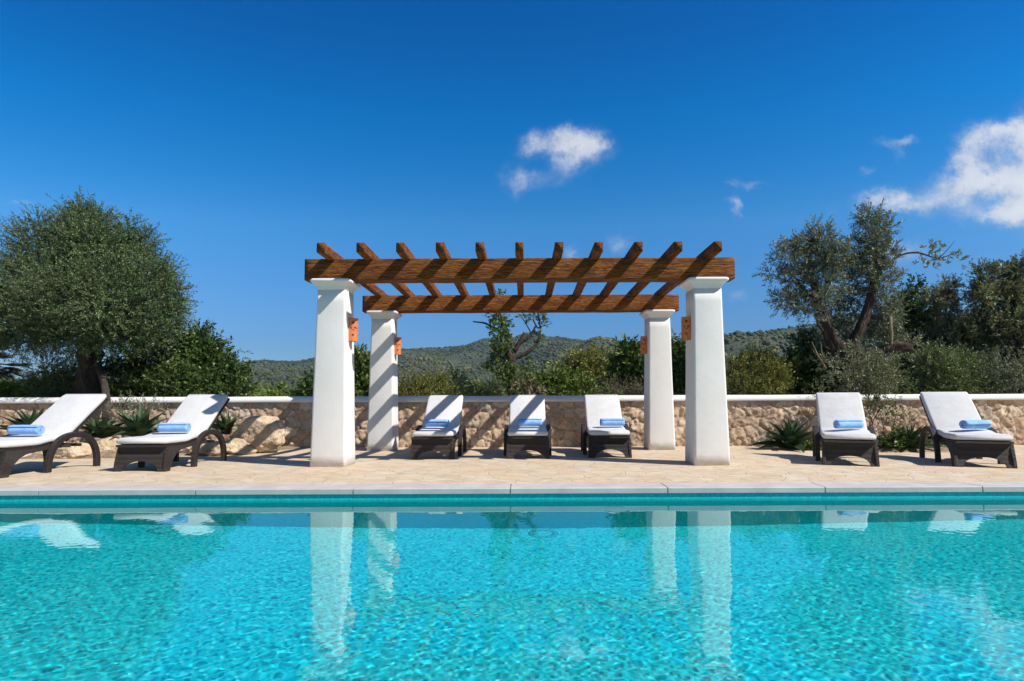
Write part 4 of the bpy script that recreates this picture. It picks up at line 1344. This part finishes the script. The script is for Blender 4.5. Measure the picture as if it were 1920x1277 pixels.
shrub('shrub', 'golden olive bush immediately right of the front right column', 'shrub', 12.65, 'yellow_leaf', [(1385, 690, 22, 34, 0, 180), (1420, 680, 32, 34, .2, 290), (1450, 700, 26, 32, 0, 220), (1400, 722, 40, 20, -.2, 230), (1445, 730, 30, 14, -.2, 140)], 64, leaf=.062, width=.42, twig=.3, per=12, up=.6)
shrub('broadleaf_tree', 'almost black evergreen between the golden bush and the pollarded olive', 'tree', 13.2, 'dark_leaf', [(1495, 690, 30, 36, 0, 300), (1520, 660, 26, 26, .2, 180), (1530, 705, 34, 36, .1, 320), (1500, 728, 40, 18, -.2, 240), (1508, 632, 12, 12, 0, 36), (1570, 715, 34, 30, .4, 230), (1610, 715, 26, 30, .6, 190)], 65, **BIG)
shrub('shrub', 'tangle of grey suckers around the foot of the pollarded olive', 'shrub', 12.5, 'grey_leaf', [(1595, 715, 24, 30, 0, 110), (1630, 705, 24, 34, 0, 130), (1620, 735, 40, 14, -.1, 130), (1650, 690, 20, 28, 0, 90)], 66, **FINE)
shrub('conifer_tree', 'dark pointed evergreen beyond the wall right of the pollarded olive', 'tree', 15.5, 'dark_leaf', [(1717, 525, 7, 16, 0, 30), (1712, 555, 22, 22, 0, 130), (1690, 580, 22, 22, .2, 120), (1735, 580, 28, 28, 0, 190), (1700, 625, 34, 40, .3, 280), (1750, 640, 34, 44, 0, 320), (1715, 690, 40, 40, 0, 360), (1690, 550, 10, 12, .2, 30)], 67, leaf=.085, width=.5, twig=.26, per=10, rand=1.0)
shrub('wild_olive_tree', 'greyish tree with a tufted top between the pointed evergreen and the tall right edge tree', 'tree', 14.6, 'grey_leaf', [(1780, 532, 12, 14, 0, 70), (1775, 562, 20, 20, .2, 130), (1750, 550, 11, 14, 0, 44), (1795, 605, 22, 26, 0, 170), (1770, 640, 40, 44, .4, 320), (1820, 650, 30, 50, .2, 280)], 68, leaf=.075, width=.38, twig=.3, per=18, up=.5)
shrub('wild_olive_tree', 'tall dusky grey tree filling the right edge', 'tree', 14.2, 'grey_leaf', [(1850, 506, 15, 16, 0, 90), (1843, 545, 18, 26, 0, 150), (1905, 500, 20, 16, 0, 120), (1885, 550, 28, 36, .2, 300), (1930, 550, 28, 50, .2, 280), (1860, 610, 36, 50, .3, 400), (1910, 620, 40, 60, 0, 520), (1880, 690, 50, 44, 0, 480)], 69, leaf=.075, width=.38, twig=.32, per=20, up=.5)
shrub('shrub', 'olive green bush over the wall between the two right loungers', 'shrub', 13.1, 'sage_leaf', [(1680, 725, 24, 22, 0, 160), (1665, 705, 16, 20, 0, 80), (1700, 735, 20, 12, 0, 90)], 70, **FINE)
shrub('shrub', 'broad dull green bush over the wall behind the far right lounger', 'shrub', 13.1, 'sage_leaf', [(1760, 690, 36, 40, 0, 330), (1800, 690, 36, 36, .2, 300), (1780, 725, 54, 20, -.1, 330), (1745, 665, 20, 20, 0, 100)], 71, **FINE)
shrub('shrub', 'thin upright grey shrub over the wall near the right edge', 'shrub', 13.0, 'silver_leaf', [(1865, 690, 22, 40, 0, 120), (1850, 720, 22, 20, 0, 90), (1905, 700, 22, 30, 0, 110)], 72, **FINE)


# --- fan palm at the left edge
def palm():
    Y = 15.0
    base = Vector((P(-38, 680, Y).x, Y, -.5))
    root = tag(empty('palm_tree', base), 'palm tree whose dark fronds poke in at the left edge', 'tree')
    top = P(-38, 676, Y) - base
    mb = MB(); gnarl(mb, [Vector((0, 0, 0)), top * .5 + Vector((.03, 0, 0)), top], [.2, .17, .15], 12, 2, .1, 4)
    mb.build('trunk', M['olive_bark'], root, smooth=True)
    rg = np.random.default_rng(5); V = []; TA = []; TB = []
    for k in range(60):
        a = rg.uniform(0, 2 * math.pi); el = rg.uniform(-.7, 1.2)
        d = np.array([math.cos(a) * math.cos(el), math.sin(a) * math.cos(el), math.sin(el)])
        p0 = np.array(top); L = rg.uniform(.5, .66)
        c = p0 + d * L
        TA.append(p0); TB.append(c)
        side = unit(np.cross(d, [0, 0, 1.0])); upv = np.cross(side, d)
        ang = np.linspace(-1.5, 1.5, 26)
        ld = unit(d[None] * np.cos(ang)[:, None] + side[None] * np.sin(ang)[:, None] + upv[None] * .12 + rg.normal(size=(26, 3)) * .05)
        ll = rg.uniform(.45, .6, 26) * (1 - .25 * np.abs(ang) / 1.5)
        V.append(leaf_quads(np.repeat(c[None], 26, 0), ld, ll, np.full(26, .042), rg))
    lv = np.concatenate(V); q = np.arange(len(lv)).reshape(-1, 4)
    tv, tq = prisms(np.array(TA), np.array(TB), .012, .008)
    mi = np.concatenate([np.zeros(len(q), int), np.ones(len(tq), int)])
    link('crown', np_mesh('crown', np.concatenate([lv, tv]), np.concatenate([q, tq + len(lv)]), mats=[M['palm_leaf'], M['olive_bark']], mat_idx=mi), root)


palm()


# --- agaves: rosettes of thick pointed blades
def agave(px, py, Y, size, n, seed, label, up=.55):
    base = P(px, py, Y)
    rg = random.Random(seed)
    mb = MB()
    for k in range(n):
        az = k * 2.39996 + rg.uniform(-.2, .2)
        s = (k + .5) / n
        el = R(8 + 74 * s * up / .55 + rg.uniform(-9, 9))
        L = size * rg.uniform(.8, 1.1) * (1 - .25 * s)
        w0 = L * .085
        d = Vector((math.cos(az), math.sin(az), 0)); sd = Vector((-math.sin(az), math.cos(az), 0))
        secs = []; p = Vector((0, 0, .02)) + d * .02; e = el
        for j in range(8):
            t = j / 7
            w = w0 * (1.1 + .9 * math.sin(math.pi * min(1, t * 1.25)) if t < .8 else 1.1 + .9 * math.sin(math.pi)) * (1 - t ** 2.2) + .002
            dirv = d * math.cos(e) + Vector((0, 0, 1)) * math.sin(e)
            nv = -d * math.sin(e) + Vector((0, 0, 1)) * math.cos(e)
            th = .018 * (1 - t) + .003
            secs.append([p - sd * w + nv * w * .55, p + nv * th * .4, p + sd * w + nv * w * .55, p - nv * th])
            p = p + dirv * (L / 7); e -= R(5.5) * (1 - s * .4)
        mb.loft(secs)
    o = mb.build('agave', M['agave_leaf'], None, smooth=False, loc=base)
    tag(o, label, 'agave', 'agaves in the planting beds')


agave(62, 822, 10.6, .74, 34, 1, 'agave before the wall behind the leftmost lounger, spiky grey green blades')
agave(190, 822, 10.3, .60, 26, 2, 'agave with broad bright blades right beside the round olive trunk', .45)
agave(262, 822, 10.4, .74, 28, 3, 'agave with long upright blades behind the towel of the second lounger', .6)
agave(425, 815, 10.6, .58, 28, 4, 'dark agave between the second lounger and the big boulder')
agave(1480, 842, 10.75, .72, 44, 5, 'dark agave alone against the sunny wall right of the pergola', .72)
agave(1708, 842, 10.25, .58, 28, 6, 'agave beside the far right lounger with pale upturned blades', .6)


def bed_plant(px, py, Y, label, leafmat, clumps, seed, name='shrub', cat='shrub', **kw):
    base = P(px, py, Y)
    root = tag(empty(name, base), label, cat)
    wc = to_local(px_clumps(clumps, Y), base)
    crown('foliage', root, wc, seed, leafmat, 'pale_bark' if leafmat in ('dry_leaf', 'silver_leaf') else 'olive_bark', **kw)
    mb = MB()
    for k, (c, r, n) in enumerate(wc):
        pts = limb_pts((c.x * .1, 0, 0), c, seed + k, 5, .1)
        gnarl(mb, pts, [.010 - .0014 * i for i in range(6)], 6, k, .1, 2)
    mb.build('stems', M['olive_bark'], root, smooth=True)


bed_plant(250, 820, 10.9, 'sparse grey shrub growing up the wall right of the round olive trunk', 'silver_leaf',
          [(225, 765, 16, 16, 0, 26), (250, 770, 20, 20, 0, 34), (280, 765, 18, 16, 0, 26), (262, 795, 24, 16, 0, 26), (235, 795, 16, 16, 0, 18)], 81, leaf=.045, width=.35, twig=.24, per=9, up=1.0)
bed_plant(1665, 838, 10.7, 'thin airy shrub against the wall between the two right loungers', 'olive_leaf',
          [(1650, 775, 18, 24, 0, 26), (1680, 780, 18, 24, 0, 26), (1665, 810, 20, 20, 0, 30), (1700, 790, 12, 18, 0, 14)], 82, leaf=.042, width=.35, twig=.26, per=9, up=1.0)
bed_plant(1628, 830, 10.95, 'dark twiggy shrub before the wall, rising beside a lounger back under the forked olive', 'grey_leaf',
          [(1605, 725, 24, 22, 0, 70), (1640, 715, 26, 28, 0, 110), (1625, 680, 18, 20, .05, 40), (1632, 760, 16, 26, 0, 60), (1665, 692, 22, 22, .1, 70), (1540, 738, 12, 8, .1, 14)], 80, leaf=.055, width=.35, twig=.28, per=12, up=.8)
bed_plant(1680, 848, 10.2, 'low dark leafy clump at the bed edge between the two right loungers', 'dark_leaf',
          [(1670, 832, 26, 14, 0, 90), (1695, 828, 20, 16, .1, 70), (1650, 838, 16, 10, 0, 40)], 83, leaf=.06, width=.5, twig=.13, per=9)
bed_plant(1690, 815, 10.6, 'small yellow green clump beside the pale bladed agave', 'lime_leaf',
          [(1690, 815, 18, 12, 0, 34), (1715, 835, 14, 10, 0, 26)], 84, leaf=.05, width=.5, twig=.12, per=8)
bed_plant(1525, 838, 10.5, 'small green clump between the lone dark agave and the lounger', 'green_leaf',
          [(1520, 836, 16, 10, 0, 50), (1535, 842, 10, 8, 0, 24)], 85, leaf=.05, width=.5, twig=.11, per=8)
bed_plant(1770, 835, 10.5, 'green clump under the far right lounger', 'green_leaf',
          [(1750, 836, 18, 12, 0, 60), (1785, 832, 18, 12, 0, 60)], 86, leaf=.05, width=.5, twig=.12, per=8)


# --- boulders and edging rocks
def rock(px, py, Y, rx, ry, seed, label, flat=.8):
    k = Y / F
    c = P(px, py, Y)
    import bmesh
    bm = bmesh.new(); bmesh.ops.create_icosphere(bm, subdivisions=5, radius=1)
    for v in bm.verts:
        d = v.co.normalized()
        # cut the ball with a few planes so that it has facets like split stone
        r = 1.0
        rg = random.Random(seed)
        for i in range(9):
            nn = Vector((rg.gauss(0, 1), rg.gauss(0, 1), rg.gauss(0, 1))).normalized()
            h = rg.uniform(.62, .9); dt = d.dot(nn)
            if dt > 1e-3: r = min(r, h / dt)
        r *= 1 + .12 * noise.noise(d * 2.1 + Vector((seed, 0, 0))) + .07 * noise.noise(d * 5 + Vector((seed, 0, 0))) + .045 * noise.noise(d * 11 + Vector((seed, 3, 0))) + .03 * noise.noise(d * 23 + Vector((seed, 5, 0)))
        v.co = d * r
        v.co.x *= rx * k * 1.15; v.co.z *= ry * k * 1.15; v.co.y *= (rx + ry) * .5 * k * 1.0
    me = bpy.data.meshes.new('boulder'); bm.to_mesh(me); bm.free()
    me.materials.append(M['boulder']); me.shade_smooth()
    o = link('boulder', me, None, c); o.rotation_euler = (0, 0, random.Random(seed).uniform(-.4, .4))
    tag(o, label, 'boulder', 'rocks edging the left planting bed')


rock(484, 815, 10.55, 46, 32, 3, 'largest tan boulder by the wall left of the pergola')
rock(398, 842, 9.95, 34, 18, 8, 'flat pale rock framed by the hooped leg of the second lounger')
rock(446, 843, 10.2, 30, 18, 12, 'pitted dark grey rock at the foot of the largest boulder')
rock(22, 857, 9.5, 40, 22, 5, 'pale rock beneath the leftmost lounger')
rock(150, 852, 9.6, 42, 18, 15, 'low wide rock framed by the hooped leg of the leftmost lounger')
rock(205, 842, 9.9, 28, 20, 19, 'reddish rock at the bed edge between the two left loungers')
rock(100, 850, 9.9, 30, 18, 23, 'dark rock behind the hooped leg of the leftmost lounger')
rock(300, 848, 10.0, 40, 16, 27, 'long low rock behind the foot of the second lounger')
rock(345, 838, 10.2, 26, 18, 29, 'brown rock beneath the seat of the second lounger')

# ------------------------------------------------------------------ hills and far scrub
RIDGE_A = [(-400, 712), (0, 712), (250, 700), (450, 681), (520, 679), (585, 674), (640, 668), (750, 657), (830, 652), (900, 645), (960, 638), (1000, 634), (1060, 633), (1110, 641), (1200, 650), (1400, 660), (2300, 690)]
RIDGE_B = [(-400, 745), (700, 742), (900, 722), (1000, 695), (1060, 668), (1110, 645), (1150, 633), (1175, 636), (1200, 646), (1260, 652), (1320, 642), (1370, 632), (1430, 620), (1490, 608), (1560, 601), (1700, 590), (1920, 600), (2300, 640)]


def ridge_fn(tab):
    az, tn = [], []
    for px, py in tab:
        d = ray(px, py)
        az.append(math.atan2(d.x, d.y)); tn.append(d.z / math.hypot(d.x, d.y))
    return np.array(az), np.array(tn)


RA, RB = ridge_fn(RIDGE_A), ridge_fn(RIDGE_B)


def sm(a, b, x):
    t = np.clip((x - a) / (b - a), 0, 1); return t * t * (3 - 2 * t)


def hill_h(az, r):
    res = None
    for (A, T), Rr in ((RA, 900.0), (RB, 480.0)):
        zr = np.interp(az, A, T) * Rr + H - 3.5
        s = r / Rr
        h = zr * np.where(s < 1, sm(.22, 1.0, s), 1 - .6 * sm(1.0, 1.7, s))
        g = sm(.3, .6, s) * (1 - sm(.72, .97, s))
        h = h + (np.sin(az * 31 + r * .011) * 2.0 + np.sin(az * 67 - r * .017) * 1.2) * sm(.3, .8, s)
        h = h + (np.sin(az * 24 + r * .010 + Rr) * 4.2 + np.sin(az * 53 - r * .02 + Rr) * 2.2) * g * Rr / 900
        res = h if res is None else np.maximum(res, h)
    return res - .6 * (1 - sm(60, 110, r)) - .3


def make_hills():
    az = np.linspace(-1.05, 1.05, 330)
    r = np.concatenate([np.linspace(70, 560, 90), np.linspace(575, 1230, 45)])
    ga, gr = np.meshgrid(az, r)
    z = hill_h(ga, gr)
    v = np.stack([np.sin(ga) * gr, np.cos(ga) * gr, z], -1).reshape(-1, 3)
    ny, nx = ga.shape
    idx = np.arange(nx * ny).reshape(ny, nx)
    f = np.stack([idx[:-1, :-1], idx[:-1, 1:], idx[1:, 1:], idx[1:, :-1]], -1).reshape(-1, 4)
    tag(link('hills', np_mesh('hills', v, f, mats=[M['hill']], smooth=True)), kind='structure')
    # pine and juniper crowns all over the slopes: one mass nobody could count
    import bmesh
    bm = bmesh.new(); bmesh.ops.create_icosphere(bm, subdivisions=1, radius=1)
    iv = np.array([v.co[:] for v in bm.verts]); bm.verts.ensure_lookup_table()
    it = np.array([[x.index for x in f_.verts] for f_ in bm.faces]); bm.free()
    rg = np.random.default_rng(17)
    n = 62000
    a = rg.uniform(-.95, .95, n)
    rr = 95 + (930 - 95) * rg.uniform(0, 1, n) ** .62
    sz = (.45 + 1.25 * rg.uniform(0, 1, n) ** 2) * (.75 + .35 * rr / 900)
    zz = hill_h(a, rr)
    # clearings: crowns thin out where a slow pattern over the slope is low
    pat = np.sin(a * 23 + rr * .013) + np.sin(a * 41 - rr * .021 + 1.7) + np.sin(a * 9 + rr * .031)
    sz = sz * np.where((pat < -.9) & (rg.uniform(0, 1, n) < .8), .25, 1.0) * np.where(rg.uniform(0, 1, n) < .03, 1.7, 1)
    c = np.stack([np.sin(a) * rr, np.cos(a) * rr, zz + sz * .45], -1)
    jit = 1 + rg.normal(size=(n, len(iv))) * .26
    vv = iv[None] * jit[..., None] * (sz[:, None] * np.ones(3) * np.array([1, 1, .85]))[:, None, :] + c[:, None, :]
    tt = it[None] + (np.arange(n) * len(iv))[:, None, None]
    tag(link('hill_forest', np_mesh('hill_forest', vv.reshape(-1, 3), None, tt.reshape(-1, 3), mats=[M['hilltree']])), kind='stuff')
    # open scrub on the valley floor between the wall and the hills
    cl = []
    for i in range(430):
        a = rg.uniform(-.85, .85); r_ = 20 + 95 * rg.uniform() ** 1.1
        hgt = rg.uniform(.7, 1.5) * (.8 + r_ / 90)
        w = hgt * rg.uniform(.8, 1.4)
        cl.append(((math.sin(a) * r_, math.cos(a) * r_, -.5 + hgt * .55 + .012 * max(0, r_ - 40)), (w, w, hgt * .62), 46))
    v, q, mi = foliage(cl, 91, leaf=.26, width=.55, twig=.55, per=9, up=.5, rand=1.0, twig_r=.012)
    tag(link('valley_scrub', np_mesh('valley_scrub', v, q, mats=[M['green_leaf'], M['olive_bark']], mat_idx=mi)), kind='stuff')


make_hills()


def far_house(px, py, Y, w, d, h, label):
    base = P(px, py, Y)
    root = tag(empty('house', base), label, 'house', 'white houses on the far hillside')
    mb = MB(); mb.loft([[(x, y, z) for x, y in rrect(w, d, .02, 1)] for z in (-1.5, h)]); mb.build('wall', M['plaster'], root)
    mb = MB(); mb.loft([[(x, y, z) for x, y in rrect(w + .3, d + .3, .02, 1)] for z in (h + .003, h + .25)]); mb.build('roof', M['plaster'], root)
    mb = MB(); mb.loft([[(x, y, z) for x, z in rrect(w * .2, h * .35, .02, 1)] for y in (-d / 2 - .05, -d / 2 + .1)]); mb.build('window', M['dark_glass'], root, loc=(w * .18, 0, h * .5))


mk_simple('dark_glass', (.03, .035, .04), .2)
far_house(915.5, 713, 420, 4.2, 4, 2.6, 'white house among trees below the hill, the larger of two specks')
far_house(887, 697, 520, 3.6, 3.5, 2.2, 'tiny white house higher up the wooded hill, left of the gnarled tree')


# ------------------------------------------------------------------ air
def make_haze():
    m = bpy.data.materials.new('air'); m.use_nodes = True; t = NT(m.node_tree); t.nodes.remove(t.nodes['Principled BSDF'])
    pv = t.n('ShaderNodeVolumePrincipled', Color=(.26, .55, .80), Density=HAZE, Anisotropy=.1)
    t.nt.links.new(pv.outputs[0], t.nodes['Material Output'].inputs['Volume'])
    b = MB(); b.loft([[(x, y, z) for x, y in ((-1260, -160), (1260, -160), (1260, 1260), (-1260, 1260))] for z in (-6.5, 118)])
    o = tag(b.build('haze', m), kind='stuff')


HAZE = .00018
make_haze()
